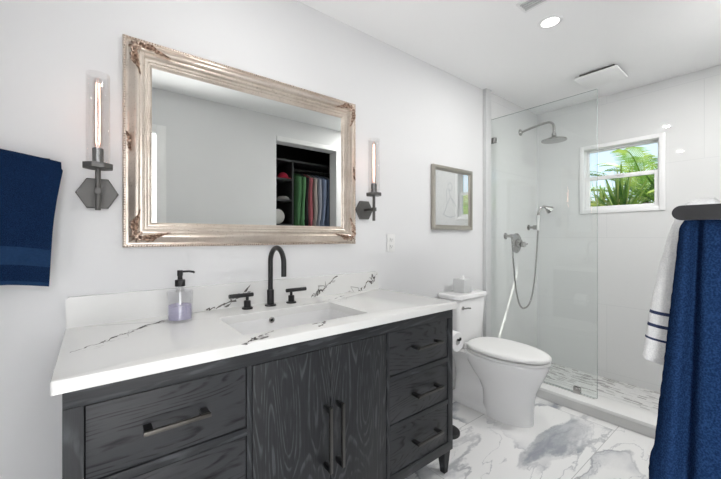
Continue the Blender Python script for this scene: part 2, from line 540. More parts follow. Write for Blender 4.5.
# shower floor, curb
struct('shower_floor', MB().box(2.68, XR, YF, 0, -0.14, -0.055, smooth=False), M['mosaic'])
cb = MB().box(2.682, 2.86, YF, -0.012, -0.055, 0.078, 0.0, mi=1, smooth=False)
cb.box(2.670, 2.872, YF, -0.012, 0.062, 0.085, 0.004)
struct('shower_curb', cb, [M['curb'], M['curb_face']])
# baseboard of the mirror wall
struct('baseboard_back', MB().box(XL, 2.665, -0.014, 0, 0, 0.10, 0.003), M['trim'])
# bedroom shell behind the doorway and closet shell
bd = MB()
bd.box(-2.2, 1.40, -4.5, -4.32, 0, 2.6, smooth=False)
bd.box(-2.32, -2.2, -4.5, YF - WT, 0, 2.6, smooth=False)
bd.box(1.30, 1.40, -4.32, YF - WT - 0.02, 0, 2.6, smooth=False)
bd.box(-2.2, -0.92, YF - WT - 0.02, YF - WT + 0.1, 0, 2.6, smooth=False)
bd.box(-2.32, 1.40, -4.5, YF - WT, 2.6, 2.7, smooth=False)
struct('wall_bedroom', bd, M['paint'])
struct('bedroom_floor', MB().box(-2.3, 1.40, -4.5, YF - WT, -0.1, 0.0, smooth=False), plain('pale_oak_floor', (0.55, 0.50, 0.44), 0.4))
ck = MB()
ck.box(1.42, 2.80, -2.52, -2.48, 0, 2.47, smooth=False)
ck.box(1.40, 1.44, -2.48, YF - WT, 0, 2.47, smooth=False)
ck.box(2.76, 2.80, -2.48, YF - WT, 0, 2.47, smooth=False)
ck.box(1.44, 2.76, -2.48, YF - WT, 2.42, 2.47, smooth=False)
ck.box(1.44, 2.76, -2.48, YF - WT, -0.05, 0.0, smooth=False)
ck.box(1.44, KX0, YF - WT - 0.01, YF - WT, 0, 2.42, smooth=False)
ck.box(KX1, 2.76, YF - WT - 0.01, YF - WT, 0, 2.42, smooth=False)
struct('wall_closet', ck, M['closet'])

# ------------------------------------------------------------------ window
fw_ = MB()
x0, x1 = XR - 0.012, XR + 0.11
def ringbox(mb, x0, x1, y0, y1, z0, z1, w, bev=0.003, mi=0, wb=None):
    wb = wb or w
    mb.box(x0, x1, y0, y0 + w, z0, z1, bev, mi); mb.box(x0, x1, y1 - w, y1, z0, z1, bev, mi)
    mb.box(x0, x1, y0 + w, y1 - w, z0, z0 + wb, bev, mi); mb.box(x0, x1, y0 + w, y1 - w, z1 - w, z1, bev, mi)
ringbox(fw_, x0, x1, WY0, WY1, WZ0, WZ1, 0.036)
win = struct('window_1', fw_, M['vinyl'], origin=(XR, (WY0 + WY1) / 2, WZ0))
up = MB(); ringbox(up, XR + 0.055, XR + 0.085, WY0 + 0.036, WY1 - 0.036, 1.735, WZ1 - 0.036, 0.020, 0.002, wb=0.030)
up.build('upper_sash', M['vinyl'], win)
lo = MB(); ringbox(lo, XR + 0.020, XR + 0.052, WY0 + 0.036, WY1 - 0.036, WZ0 + 0.030, 1.762, 0.034, 0.002)
lo.build('lower_sash', M['vinyl'], win)
MB().box(XR + 0.067, XR + 0.071, WY0 + 0.054, WY1 - 0.054, 1.763, WZ1 - 0.054, smooth=False).build('upper_pane', M['pane'], win)
MB().box(XR + 0.034, XR + 0.038, WY0 + 0.068, WY1 - 0.068, WZ0 + 0.062, 1.730, smooth=False).build('lower_pane', M['pane'], win)
MB().box(XR + 0.010, XR + 0.022, -0.72, -0.66, 1.748, 1.764, 0.002).build('sash_lock', M['vinyl'], win)

# outdoors: ground, unseen boards added to slit the sunlight, inner and outer gutter
struct('ground', MB().box(XR + 0.16, 26, -14, 14, -0.35, -0.25, smooth=False), plain('lawn', (0.10, 0.17, 0.05), 0.9, vary=0.4, nscale=8))
ev = MB()
ev.box(XR + 0.165, 4.262, -5, 3, 2.60, 2.612, smooth=False)
struct('inner_sunblocker', ev, M['trim'])
gt = MB().box(4.310, 4.62, -5, 3, 2.60, 2.612, 0.002)
tag(gt.build('outer_sunblocker', M['trim'], origin=(4.36, -0.5, 2.60)), 'white flat board added as unseen gutter outside above the window', 'sunblocker', kind='structure')

# ------------------------------------------------------------------ vanity cabinet
CX0, CX1, CZ0, CZ1, CF = -0.057, 1.470, 0.125, 0.8475, -0.547
van = thing('vanity_cabinet', 'charcoal oak vanity cabinet with two doors between two stacks of three drawers', 'vanity', (0.7065, -0.28, 0))
FT = 0.022
body = MB()
body.box(CX0 + 0.018, CX1 - 0.018, CF + FT + 0.001, -0.004, CZ0 + 0.003, CZ0 + 0.02, 0, 1, smooth=False)
body.box(CX0 + 0.018, CX1 - 0.018, -0.012, -0.004, CZ0 + 0.02, CZ1, 0, 1, smooth=False)
for xx in (0.400, 1.014):
    body.box(xx - 0.008, xx + 0.008, CF + FT + 0.001, -0.012, CZ0 + 0.02, CZ1 - 0.02, 0, 1, smooth=False)
body.box(CX0, CX0 + 0.018, CF + FT, -0.004, CZ0, CZ1, 0.001)
body.box(CX1 - 0.018, CX1, CF + FT, -0.004, CZ0, CZ1, 0.001)
body.build('carcass', [M['wood_stile'], M['dark_gap']], van)
ztop, zbot = 0.797, 0.172
RA = [(CX0, CX1, ztop, CZ1), (CX0, CX1, CZ0, zbot)]
for a, b in ((0.603, 0.578), (0.390, 0.366)):
    RA += [(-0.016, 0.392, b, a), (1.022, 1.432, b, a)]
for a, b, c, d in RA:
    MB().box(a, b, CF, CF + FT, c, d, 0.0012).build('rail', M['wood_frame'], van)
for a, b in ((CX0, -0.016), (0.392, 0.408), (1.006, 1.022), (1.432, CX1)):
    MB().box(a, b, CF + 0.0004, CF + FT, zbot, ztop, 0.0012).build('stile', M['wood_stile'], van)
G = 0.003
def pull(parent, xa, za, xb, zb, m, horizontal):
    p = MB()
    yo = CF - 0.036
    if horizontal:
        p.box(xa, xb, yo - 0.010, yo, za - 0.0055, za + 0.0055, 0.001)
        for xx in (xa + 0.012, xb - 0.012):
            p.box(xx - 0.010, xx + 0.010, yo - 0.002, CF - 0.0005, za - 0.0055, za + 0.0055, 0.001, 1)
    else:
        p.box(xa - 0.006, xa + 0.006, yo - 0.010, yo, zb, za, 0.001)
        for zz in (za - 0.012, zb + 0.012):
            p.box(xa - 0.006, xa + 0.006, yo - 0.002, CF - 0.0005, zz - 0.009, zz + 0.009, 0.001, 1)
    return p.build('pull_handle', [m, M['black']], parent)
for sx, (xa, xb), hm in ((0, (-0.016, 0.392), M['pull']), (1, (1.022, 1.432), M['pull_dark'])):
    for k, (za, zb) in enumerate(((0.603, 0.797), (0.390, 0.578), (0.172, 0.366))):
        mb = MB()
        mb.box(xa + G, xb - G, CF + 0.004, CF + FT, za + G, zb - G, 0.001)
        d = mb.build('drawer', M['wood_drawer'], van)
        if sx == 0: d['label'] = ('top', 'middle', 'bottom')[k] + ' drawer on the left of the doors'
        else: d['label'] = ('top', 'middle', 'bottom')[k] + ' drawer on the right of the doors'
        c = (xa + xb) / 2 + (0.0 if sx == 0 else 0.022); zc = (za + zb) / 2 + 0.003 + (0.005 if sx else 0)
        hl = 0.083 if sx == 0 else 0.090
        pull(d, c - hl, zc, c + hl, zc, hm, True)
for k, (xa, xb, hx) in enumerate(((0.408, 0.714, 0.687), (0.714, 1.006, 0.742))):
    mb = MB().box(xa + G, xb - 0.0012 if k == 0 else xb - G, CF + 0.002, CF + FT, 0.172 + G, 0.797 - G, 0.001) if k == 0 else \
         MB().box(xa + 0.0012, xb - G, CF + 0.002, CF + FT, 0.172 + G, 0.797 - G, 0.001)
    mt = M['wood_door']
    # the grain is bookmatched about the gap between the doors: origin of both doors on that gap
    d = mb.build('door', mt, van, origin=(0.0, -0.28, 0))
    d['label'] = ('left', 'right')[k] + ' cabinet door with vertical oak grain'
    pull(d, hx, 0.592, hx, 0.355, M['pull_dark'], False)
for lx in (CX0 + 0.030, CX1 - 0.030):
    for ly in (CF + 0.035, -0.05):
        sgn = -1 if lx < 0.5 else 1
        lo_, hi_ = 0.013, 0.025
        mb = MB()
        mb.rings([[(lx + sgn * 0.004 + sx * lo_, ly + sy * lo_, 0.0) for sx, sy in ((-1, -1), (1, -1), (1, 1), (-1, 1))],
                  [(lx + sgn * 0.002 + sx * hi_, ly + sy * hi_, CZ0 + 0.012) for sx, sy in ((-1, -1), (1, -1), (1, 1), (-1, 1))]])
        mb.build('leg', M['wood_stile'], van)

# ------------------------------------------------------------------ countertop with sink cut-out
TX0, TX1, TF, TZ0, TZ1 = -0.077, 1.472, -0.572, 0.8475, 0.880
SX0, SX1, SY0, SY1 = 0.407, 0.955, -0.485, -0.185
ct = MB()
bm = bmesh.new()
def rrect(x0, x1, y0, y1, r, n=5):
    pts = []
    for cx, cy, a0 in ((x1 - r, y1 - r, 0), (x0 + r, y1 - r, 90), (x0 + r, y0 + r, 180), (x1 - r, y0 + r, 270)):
        for i in range(n + 1):
            a = R(a0 + 90 * i / n)
            pts.append((cx + r * math.cos(a), cy + r * math.sin(a)))
    return pts
outer = rrect(TX0, TX1, TF, -0.0, 0.006, 5)
inner = rrect(SX0, SX1, SY0, SY1, 0.018, 5)
n = len(outer); e = 0.004
outer_e = rrect(TX0 + e, TX1 - e, TF + e, -0.0 - 0.0, 0.006, 5)
inner_e = rrect(SX0 - 0.002, SX1 + 0.002, SY0 - 0.002, SY1 + 0.002, 0.019, 5)
L = [[(x, y, TZ1) for x, y in inner_e], [(x, y, TZ1) for x, y in outer_e], [(x, y, TZ1 - 0.0012) for x, y in rrect(TX0 + 0.0012, TX1 - 0.0012, TF + 0.0012, 0, 0.006)],
     [(x, y, TZ1 - e) for x, y in outer], [(x, y, TZ0) for x, y in outer], [(x, y, TZ0) for x, y in inner], [(x, y, TZ1 - 0.002) for x, y in inner], [(x, y, TZ1) for x, y in inner_e]]
ct.rings(L, 0, caps=False)
def vein(mb, pts, w, mi, plane, seed, jag=0.010, steps=10, h=0.0005):
    # a jagged mineral vein lying flush in the stone; plane('z', height) or ('y', y)
    rnd = random.Random(seed)
    P = []
    for (a, b) in zip(pts[:-1], pts[1:]):
        for i in range(steps):
            f = i / steps
            P.append((a[0] + (b[0] - a[0]) * f, a[1] + (b[1] - a[1]) * f))
    P.append(pts[-1])
    Q = [(p[0] + rnd.gauss(0, jag * 0.5), p[1] + rnd.gauss(0, jag * 0.5)) for p in P]
    wd = [w * 0.62 * max(0.0, rnd.gauss(0.7, 0.65)) for _ in Q]
    wd[0] = wd[-1] = 0.0
    for i in range(len(Q) - 1):
        (ax, ay), (bx, by) = Q[i], Q[i + 1]
        dx, dy = bx - ax, by - ay
        l = math.hypot(dx, dy) or 1
        nx, ny = -dy / l, dx / l
        q = [(ax + nx * wd[i] / 2, ay + ny * wd[i] / 2), (bx + nx * wd[i + 1] / 2, by + ny * wd[i + 1] / 2),
             (bx - nx * wd[i + 1] / 2, by - ny * wd[i + 1] / 2), (ax - nx * wd[i] / 2, ay - ny * wd[i] / 2)]
        if plane[0] == 'z': vs = [(x, y, plane[1] + h) for x, y in q]
        else: vs = [(x, plane[1] - h, z) for x, z in q]
        mb.add(vs, [(3, 2, 1, 0)], mi, False)
ZP = ('z', TZ1)
main = [(-0.057, -0.353), (0.011, -0.303), (0.073, -0.230), (0.129, -0.183), (0.23, -0.095), (0.300, -0.058), (0.365, -0.022)]
vein(ct, main, 0.006, 1, ZP, 1, 0.008)
vein(ct, main[1:5], 0.012, 1, ZP, 2, 0.014, 5)
vein(ct, [(-0.02, -0.37), (0.05, -0.29), (0.15, -0.22)], 0.004, 2, ZP, 3, 0.02)
vein(ct, [(0.10, -0.20), (0.22, -0.12), (0.33, -0.05)], 0.010, 2, ZP, 31, 0.02)
vein(ct, [(0.40, -0.56), (0.415, -0.535), (0.45, -0.52), (0.514, -0.494)], 0.006, 1, ZP, 4, 0.012)
vein(ct, [(0.37, -0.565), (0.40, -0.55), (0.43, -0.555), (0.46, -0.545)], 0.018, 1, ZP, 5, 0.014, 5)
vein(ct, [(0.43, -0.555), (0.50, -0.50)], 0.008, 2, ZP, 6, 0.02)
vein(ct, [(0.66, -0.50), (0.70, -0.502), (0.735, -0.494)], 0.009, 1, ZP, 7, 0.010, 6)
vein(ct, [(0.72, -0.498), (0.69, -0.53), (0.66, -0.555)], 0.012, 1, ZP, 8, 0.010, 6)
vein(ct, [(0.80, -0.17), (0.959, -0.150), (1.06, -0.12), (1.153, -0.06)], 0.005, 1, ZP, 9, 0.014, 8)
vein(ct, [(1.00, -0.20), (1.07, -0.17), (1.10, -0.12)], 0.006, 2, ZP, 10, 0.02)
counter = ct.build('countertop', [M['quartz'], M['vein'], M['vein_soft']], origin=(0.70, -0.28, TZ0), fix=False)
tag(counter, 'long white quartz countertop with dark veins lying on the charcoal vanity', 'countertop')
bs = MB()
poly = [(TX0 + 0.001, TZ1)]
for i in range(7):
    a = R(180 - 90 * i / 6); poly.append((TX0 + 0.013 + 0.012 * math.cos(a), 0.979 + 0.012 * math.sin(a)))
for i in range(7):
    a = R(90 - 90 * i / 6); poly.append((TX1 - 0.045 + 0.012 * math.cos(a), 0.979 + 0.012 * math.sin(a)))
poly.append((TX1 - 0.033, TZ1))
bs.prism(poly, 'y', -0.020, -0.0005)
YP = ('y', -0.020)
vein(bs, [(0.40, 0.884), (0.455, 0.890), (0.538, 0.915), (0.604, 0.978)], 0.008, 1, YP, 11, 0.010)
vein(bs, [(0.49, 0.885), (0.54, 0.93), (0.56, 0.925), (0.61, 0.95)], 0.010, 1, YP, 12, 0.014, 6)
vein(bs, [(0.945, 0.884), (0.979, 0.90), (1.03, 0.915), (1.118, 0.985)], 0.008, 1, YP, 13, 0.016)
vein(bs, [(0.97, 0.885), (1.02, 0.93), (1.08, 0.94), (1.10, 0.985)], 0.010, 2, YP, 14, 0.03, 6)
vein(bs, [(1.27, 0.882), (1.306, 0.898), (1.36, 0.94), (1.40, 0.925), (1.425, 0.985)], 0.009, 1, YP, 15, 0.014, 7)
vein(bs, [(1.33, 0.885), (1.37, 0.965), (1.42, 0.95)], 0.007, 1, YP, 16, 0.016, 6)
vein(bs, [(1.17, 0.884), (1.22, 0.89), (1.30, 0.90)], 0.005, 2, YP, 17, 0.02, 6)
bs.build('backsplash', [M['quartz'], M['vein'], M['vein_soft']], counter)

# undermount sink
sk = MB()
def lp(o, z, r=0.02): return [(x, y, z) for x, y in rrect(SX0 - o, SX1 + o, SY0 - o, SY1 + o, max(0.01, r + o))]
sk.rings([lp(0.022, TZ0 - 0.012), lp(0.022, TZ0), lp(-0.002, TZ0), lp(-0.004, 0.79), lp(-0.016, 0.735, 0.03), lp(-0.05, 0.718, 0.06), lp(-0.13, 0.712, 0.14)], caps=False)
zb = 0.712
last = lp(-0.13, 0.712, 0.14)
sk.add(last, [tuple(range(len(last)))])
sink = sk.build('sink', M['porcelain'], origin=(0.681, -0.335, 0.712))
tag(sink, 'white rectangular undermount sink below the countertop cut-out', 'sink')
MB().lathe([(0.004, -0.001), (0.006, 0.003), (0.011, 0.004), (0.013, 0.002), (0.013, -0.001)], (0.640, SY1 + 0.0 - 0.004, 0.838), 'y', 20).build('overflow_ring', M['chrome'], sink)
MB().lathe([(0.0065, 0.0), (0.0065, 0.0042)], (0.640, SY1 - 0.004, 0.838), 'y', 16).build('overflow_hole', M['dark_gap'], sink)
MB().lathe([(0.024, 0.0), (0.024, 0.003), (0.018, 0.005), (0.016, 0.003), (0.0, 0.004)], (0.681, -0.335, 0.712), 'z', 24).build('drain', M['chrome'], sink)

# ------------------------------------------------------------------ faucet
FX, FY = 0.681, -0.085
fau = thing('faucet', 'matte black gooseneck faucet with two cross handles on the countertop', 'faucet', (FX, FY, TZ1))
MB().lathe([(0.027, 0.0), (0.027, 0.005), (0.0245, 0.007), (0.0165, 0.0075), (0.0165, 0.075), (0.0155, 0.077), (0.0, 0.077)], (FX, FY, TZ1), 'z', 32).build('spout_base', M['black'], fau)
pts = [(FX, FY, TZ1 + 0.07), (FX, FY, TZ1 + 0.12), (FX, FY, TZ1 + 0.17), (FX, FY, TZ1 + 0.215)]
for i in range(1, 17):
    a = PI * i / 16
    pts.append((FX, FY - 0.070 * (1 - math.cos(a)), TZ1 + 0.210 + 0.068 * math.sin(a)))
pts.append((FX, FY - 0.140, TZ1 + 0.185)); pts.append((FX, FY - 0.140, TZ1 + 0.152))
MB().tube(pts, 0.0118, 20).build('spout', M['black'], fau)
for hx, d in ((0.567, -1), (0.792, 1)):
    h = MB().lathe([(0.025, 0.0), (0.025, 0.005), (0.023, 0.007), (0.0155, 0.0075), (0.0155, 0.036), (0.013, 0.038), (0.0065, 0.039), (0.0065, 0.055)], (hx, FY, TZ1), 'z', 28).build('handle', M['black'], fau)
    MB().lathe([(0.0, -0.028), (0.0085, -0.0275), (0.0095, -0.026), (0.0095, 0.082), (0.0085, 0.0835), (0.0, 0.084)] if d > 0 else
               [(0.0, -0.084), (0.0085, -0.0835), (0.0095, -0.082), (0.0095, 0.026), (0.0085, 0.0275), (0.0, 0.028)], (hx, FY, TZ1 + 0.063), 'x', 20).build('lever', M['black'], h)

# ------------------------------------------------------------------ soap dispenser
SXc, SYc = 0.274, -0.146
soap = thing('soap_dispenser', 'clear glass soap dispenser with violet liquid and black pump', 'soap dispenser', (SXc, SYc, TZ1))
rb = 0.046
MB().lathe([(0.0, 0.001), (rb - 0.004, 0.0005), (rb, 0.003), (rb, 0.117), (rb - 0.003, 0.122), (0.019, 0.125), (0.016, 0.128), (0.016, 0.136),
            (0.013, 0.136), (0.013, 0.126), (rb - 0.006, 0.118), (rb - 0.004, 0.112), (rb - 0.004, 0.010), (0.0, 0.009)], (SXc, SYc, TZ1), 'z', 40, caps=False).build('bottle', M['bottle'], soap)
lt = NT('violet_soap')
liq = lt.done(lt.n('MixShader', {0: 0.45, 1: lt.n('BsdfTransparent', {'Color': (0.90, 0.88, 0.98)}).outputs[0], 2: lt.bsdf((0.72, 0.69, 0.86), 0.2)}).outputs[0])
MB().lathe([(0.0, 0.0095), (rb - 0.0045, 0.0105), (rb - 0.0045, 0.064), (0.0, 0.064)], (SXc, SYc, TZ1), 'z', 36, caps=False).build('soap_liquid', liq, soap)
pm = MB()
pm.lathe([(0.0, 0.137), (0.0185, 0.137), (0.0185, 0.160), (0.017, 0.162), (0.009, 0.163), (0.009, 0.176), (0.0095, 0.177), (0.0105, 0.178), (0.0105, 0.197), (0.009, 0.199), (0.0, 0.199)], (SXc, SYc, TZ1), 'z', 24, caps=False)
pm.tube([(SXc, SYc, TZ1 + 0.193), (SXc + 0.03, SYc - 0.01, TZ1 + 0.194), (SXc + 0.046, SYc - 0.016, TZ1 + 0.191), (SXc + 0.049, SYc - 0.017, TZ1 + 0.187)], 0.0042, 12)
pm.build('pump', M['black'], soap)
MB().tube([(SXc, SYc, TZ1 + 0.013), (SXc, SYc, TZ1 + 0.137)], 0.003, 10).build('dip_tube', M['plastic'], soap)

# ------------------------------------------------------------------ ornate mirror
MX0, MX1, MZ0, MZ1 = 0.094, 1.254, 1.168, 2.000
mir = thing('wall_mirror', 'large rectangular mirror in an ornate champagne silver frame above the faucet', 'mirror', ((MX0 + MX1) / 2, 0, MZ0))
prof = [(0.0, 0.002), (0.0, 0.020), (0.004, 0.025), (0.009, 0.025), (0.012, 0.021), (0.016, 0.022), (0.022, 0.027), (0.030, 0.036), (0.036, 0.044), (0.041, 0.048), (0.047, 0.050),
        (0.052, 0.048), (0.056, 0.043), (0.057, 0.039), (0.061, 0.039), (0.065, 0.041), (0.069, 0.040), (0.073, 0.035), (0.074, 0.031), (0.079, 0.031), (0.083, 0.029), (0.086, 0.024),
        (0.090, 0.024), (0.093, 0.022), (0.096, 0.017), (0.100, 0.014), (0.100, 0.004)]
fm = MB()
loops = []
for d, h in prof:
    loops.append([(MX0 + d, -h, MZ0 + d), (MX1 - d, -h, MZ0 + d), (MX1 - d, -h, MZ1 - d), (MX0 + d, -h, MZ1 - d)])
fm.rings(loops, caps=False)
fm.build('frame', M['frame'], mir, angle=28)
# bevelled mirror plate
MB().box(MX0 + 0.096, MX1 - 0.096, -0.012, -0.006, MZ0 + 0.096, MZ1 - 0.096, smooth=False).build('mirror_glass', M['mirror'], mir)
# beaded outer edge and inner pearl line
def beads(inset, h, r, step):
    mb = MB()
    x0, x1, z0, z1 = MX0 + inset, MX1 - inset, MZ0 + inset, MZ1 - inset
    nx = int((x1 - x0) / step); nz = int((z1 - z0) / step)
    ico = [(1, 0, 0), (-1, 0, 0), (0, 1, 0), (0, -1, 0), (0, 0, 1), (0, 0, -1)]
    fc = [(0, 2, 4), (2, 1, 4), (1, 3, 4), (3, 0, 4), (2, 0, 5), (1, 2, 5), (3, 1, 5), (0, 3, 5)]
    P = [(x0 + (x1 - x0) * i / nx, z) for i in range(nx + 1) for z in (z0, z1)] + [(x, z0 + (z1 - z0) * i / nz) for i in range(1, nz) for x in (x0, x1)]
    for px, pz in P:
        mb.add([(px + a * r, -h + b * r, pz + c * r) for a, b, c in ico], fc)
    return mb
bd_ = beads(0.0055, 0.0245, 0.0042, 0.0095)
bd_.build('outer_beading', M['worn'], mir, angle=80)
beads(0.0935, 0.0215, 0.0030, 0.0075).build('inner_beading', M['frame'], mir, angle=80)

def leafcurl(mb, o, ux, uz, length, width, lift, turns=0.0, n=14, base=0.046):
    # a raised acanthus leaf: a ridged blade along a curve in the wall plane, from o towards (ux,uz), curling at its end
    ang = math.atan2(uz, ux)
    px, pz = o
    L_ = []
    a = ang
    st = length / n
    for i in range(n + 1):
        f = i / n
        w = width * (math.sin(PI * min(1, f * 0.92 + 0.08)) ** 0.7) * (1 + 0.28 * math.sin(f * 22))
        h = base + lift * math.sin(PI * min(1, 0.15 + f * 0.8))
        nx, nz = -math.sin(a), math.cos(a)
        row = []
        for k, (s_, hh) in enumerate(((-1, -0.004), (-0.6, 0.003), (-0.2, 0.0005), (0, 0.006), (0.2, 0.0005), (0.6, 0.003), (1, -0.004))):
            row.append((px + nx * s_ * w, -(h + hh), pz + nz * s_ * w))
        row.append((px, -0.024, pz))
        L_.append(row)
        a += turns / n * (0.3 + 1.4 * f)
        px += math.cos(a) * st; pz += math.sin(a) * st
    mb.rings(L_)
def corner(name, cx, cz, sx, sz):
    mb = MB()
    o = (cx + sx * 0.046, cz + sz * 0.046)
    q = (cx + sx * 0.040, cz + sz * 0.040)
    # long leaves along both sides
    leafcurl(mb, (q[0], q[1]), sx, sz * 0.02, 0.125, 0.0085, 0.009, sz * sx * 0.35)
    leafcurl(mb, (q[0], q[1]), sx * 0.02, sz, 0.112, 0.0085, 0.009, -sz * sx * 0.35)
    leafcurl(mb, (q[0] + sx * 0.02, q[1] - sz * 0.004), sx, -sz * 0.35, 0.060, 0.010, 0.006, sz * sx * 1.2)
    leafcurl(mb, (q[0] - sx * 0.004, q[1] + sz * 0.02), -sx * 0.35, sz, 0.060, 0.010, 0.006, -sz * sx * 1.2)
    # scroll pair and shell fan in the corner
    for s_ in (1, -1):
        pts = []; rr = []
        for i in range(22):
            f = i / 21
            a = math.atan2(sz, sx) + s_ * (0.5 + f * 6.2)
            r0 = 0.017 * (1 - f * 0.8)
            c0 = (o[0] + (sx * 0.012 if s_ > 0 else -sx * 0.006), o[1] + (sz * 0.012 if s_ < 0 else -sz * 0.006))
            pts.append((c0[0] + math.cos(a) * r0, -0.052 - 0.004 * f, c0[1] + math.sin(a) * r0)); rr.append(0.0052 * (1 - 0.5 * f))
        mb.tube(pts, rr, 8)
    base = math.atan2(-sz, -sx)
    for k in range(-2, 3):
        a = base + k * 0.62
        leafcurl(mb, (cx + sx * 0.044, cz + sz * 0.044), math.cos(a), math.sin(a), 0.026, 0.0045, 0.005, 0.5 * k, 7, 0.036)
    for k in range(5):
        mb.sphere((o[0] + random.uniform(-.012, .012), -0.054, o[1] + random.uniform(-.012, .012)), random.uniform(0.004, 0.007), 1, 0.8, 1, u=8, v=6)
    ob = mb.build('corner_ornament', M['worn'], mir, angle=60)
    return ob
for cx, sx in ((MX0, 1), (MX1, -1)):
    for cz, sz in ((MZ0, 1), (MZ1, -1)):
        corner('c', cx, cz, sx, sz)
for px, pz, ux, uz in ((MX0 + 0.020, (MZ0 + MZ1) / 2, 0, 1), (MX1 - 0.020, (MZ0 + MZ1) / 2, 0, 1)):
    mb = MB()
    leafcurl(mb, (px, pz), ux, uz, 0.040, 0.006, 0.004, 0.6, base=0.030)
    leafcurl(mb, (px, pz), -ux, -uz, 0.040, 0.006, 0.004, 0.6, base=0.030)
    mb.sphere((px, -0.033, pz), 0.008, 1, 0.7, 1, u=10, v=8)
    mb.build('side_ornament', M['worn'], mir, angle=60)

# ------------------------------------------------------------------ wall sconces
def make_sconce(cx, cz):
    t = thing('wall_sconce', 'x', 'wall lamp', (cx, 0, cz), 'hexagon sconces beside the mirror')
    hx = [(cx + 0.066 * math.cos(R(60 * i)), cz + 0.064 * math.sin(R(60 * i))) for i in range(6)]
    hx2 = [(cx + 0.063 * math.cos(R(60 * i)), cz + 0.061 * math.sin(R(60 * i))) for i in range(6)]
    mb = MB().rings([[(x, -0.0005, z) for x, z in hx], [(x, -0.014, z) for x, z in hx], [(x, -0.017, z) for x, z in hx2]])
    mb.build('backplate', M['gun'], t, angle=20)
    MB().tube([(cx, -0.016, cz), (cx, -0.100, cz)], 0.0085, 16).build('arm', M['gun'], t)
    st = MB().tube([(cx, -0.098, cz - 0.068), (cx, -0.098, cz + 0.082)], 0.0085, 16)
    st.box(cx - 0.011, cx + 0.011, -0.110, -0.086, cz - 0.011, cz + 0.011, 0.002)
    st.build('stem', M['gun'], t)
    oc = [(cx + 0.047 * math.cos(R(22.5 + 45 * i)), -0.098 + 0.047 * math.sin(R(22.5 + 45 * i))) for i in range(8)]
    MB().prism(oc, 'z', cz + 0.080, cz + 0.097).build('glass_holder', M['gun'], t, angle=20)
    MB().lathe([(0.017, 0.097), (0.017, 0.150), (0.015, 0.152), (0.0, 0.152)], (cx, -0.098, cz), 'z', 20).build('socket', M['gun'], t)
    r0 = 0.0365
    MB().lathe([(r0, 0.0972), (r0, 0.414), (r0 - 0.001, 0.4155), (r0 - 0.0025, 0.414), (r0 - 0.003, 0.0972)], (cx, -0.098, cz), 'z', 36, caps=False).build('glass_cylinder', M['tube_glass'], t)
    b = MB().lathe([(0.010, 0.152), (0.0135, 0.165), (0.0135, 0.385), (0.011, 0.397), (0.005, 0.403), (0.0, 0.404)], (cx, -0.098, cz), 'z', 20, caps=False).build('bulb', M['bulb'], t)
    fl = MB()
    for dx, dy in ((0.0045, 0), (-0.0045, 0.0)):
        fl.tube([(cx + dx, -0.098 + dy, cz + 0.168), (cx + dx * 1.1, -0.098, cz + 0.28), (cx + dx * 0.9, -0.098, cz + 0.385)], 0.0012, 8)
    fl.build('filament', M['filament'], b)
    return t
for k, cx in enumerate((0.016, 1.332)):
    if k == 0:
        s0 = make_sconce(cx, 1.373); s = s0
    else:
        s = dup(s0, (cx, 0, 1.372))
    s['label'] = ('dark hexagon wall sconce with clear glass tube left of the mirror, beside the navy towel', 'dark hexagon wall sconce with clear glass tube between the mirror and the small picture')[k]

# ------------------------------------------------------------------ towels
def tn(p, s): return noise.noise(Vector(p) * s)
# navy towel on the wall left of the sconce: draped over a bar
tb = thing('towel_bar', 'black wall bar holding the navy hand towel left of the mirror', 'towel bar', (-0.40, 0, 1.468))
MB().tube([(-0.66, -0.062, 1.468), (-0.115, -0.062, 1.468)], 0.009, 16).build('bar', M['black'], tb)
for px in (-0.60, -0.20):
    MB().lathe([(0.020, 0.0005), (0.020, 0.006), (0.008, 0.009), (0.008, 0.062)], (px, 0, 1.468), 'y', 18).build('bracket', M['black'], tb)
tw = MB()
NU, NV = 90, 110
ro = 0.017
def left_sheet(off):
    rows = []
    for j in range(NV + 1):
        f = j / NV
        row = []
        for i in range(NU + 1):
            u = i / NU
            zb = 1.066 + 0.016 * (1 - u) * 1.0 + 0.004 * math.sin(u * 9)
            back = 0.26; front = 1.48 - zb
            tot = back + front + PI * ro
            d = f * tot
            r_ = ro + off
            if d < back: y, z, fr_ = -0.062 + r_, 1.470 - (back - d), 0
            elif d < back + PI * ro:
                a = (d - back) / ro
                y, z, fr_ = -0.062 + r_ * math.cos(a), 1.470 + r_ * math.sin(a), 0.1
            else:
                dd = d - back - PI * ro
                y, z, fr_ = -0.062 - r_, 1.470 - dd, dd / front
            # right edge leans in towards the bottom
            xr = -0.080 - 0.040 * max(0, fr_) - 0.006 * math.sin(fr_ * 4) - 0.06 * max(0.0, min(1.0, (back - d) / 0.05))
            xl = -0.58 + 0.02 * fr_
            x = xl + (xr - xl) * u
            # right corner slips down off the bar end
            drop = 0.030 * max(0.0, (u - 0.60) / 0.40) ** 1.2 * (1.0 if d > back * 0.6 else 0.4) * (1 - 0.55 * fr_)
            z -= drop
            fold = 0.010 * math.sin(x * 26 + fr_ * 2.2) * fr_ + 0.006 * tn((x, z, 1), 7) * (0.3 + fr_)
            y += -abs(fold) if off > 0 else -abs(fold)
            q = 0.0011 * tn((x, y, z), 150) + 0.001 * tn((x, z, 3), 60)
            y -= q
            row.append((x, min(y, -0.022), z))
        rows.append(row)
    return rows
A = left_sheet(0.010); B = left_sheet(0.0)
vs = []; fs = []; ms = []
for g in (A, B):
    for row in g: vs += row
W1 = NU + 1
def idx(g, j, i): return g * W1 * (NV + 1) + j * W1 + i
tot_band = lambda j: 1 if (0.827 < j / NV < 0.903) or (0.975 < j / NV < 0.992) else 0
tm = MB()
tm.v = vs
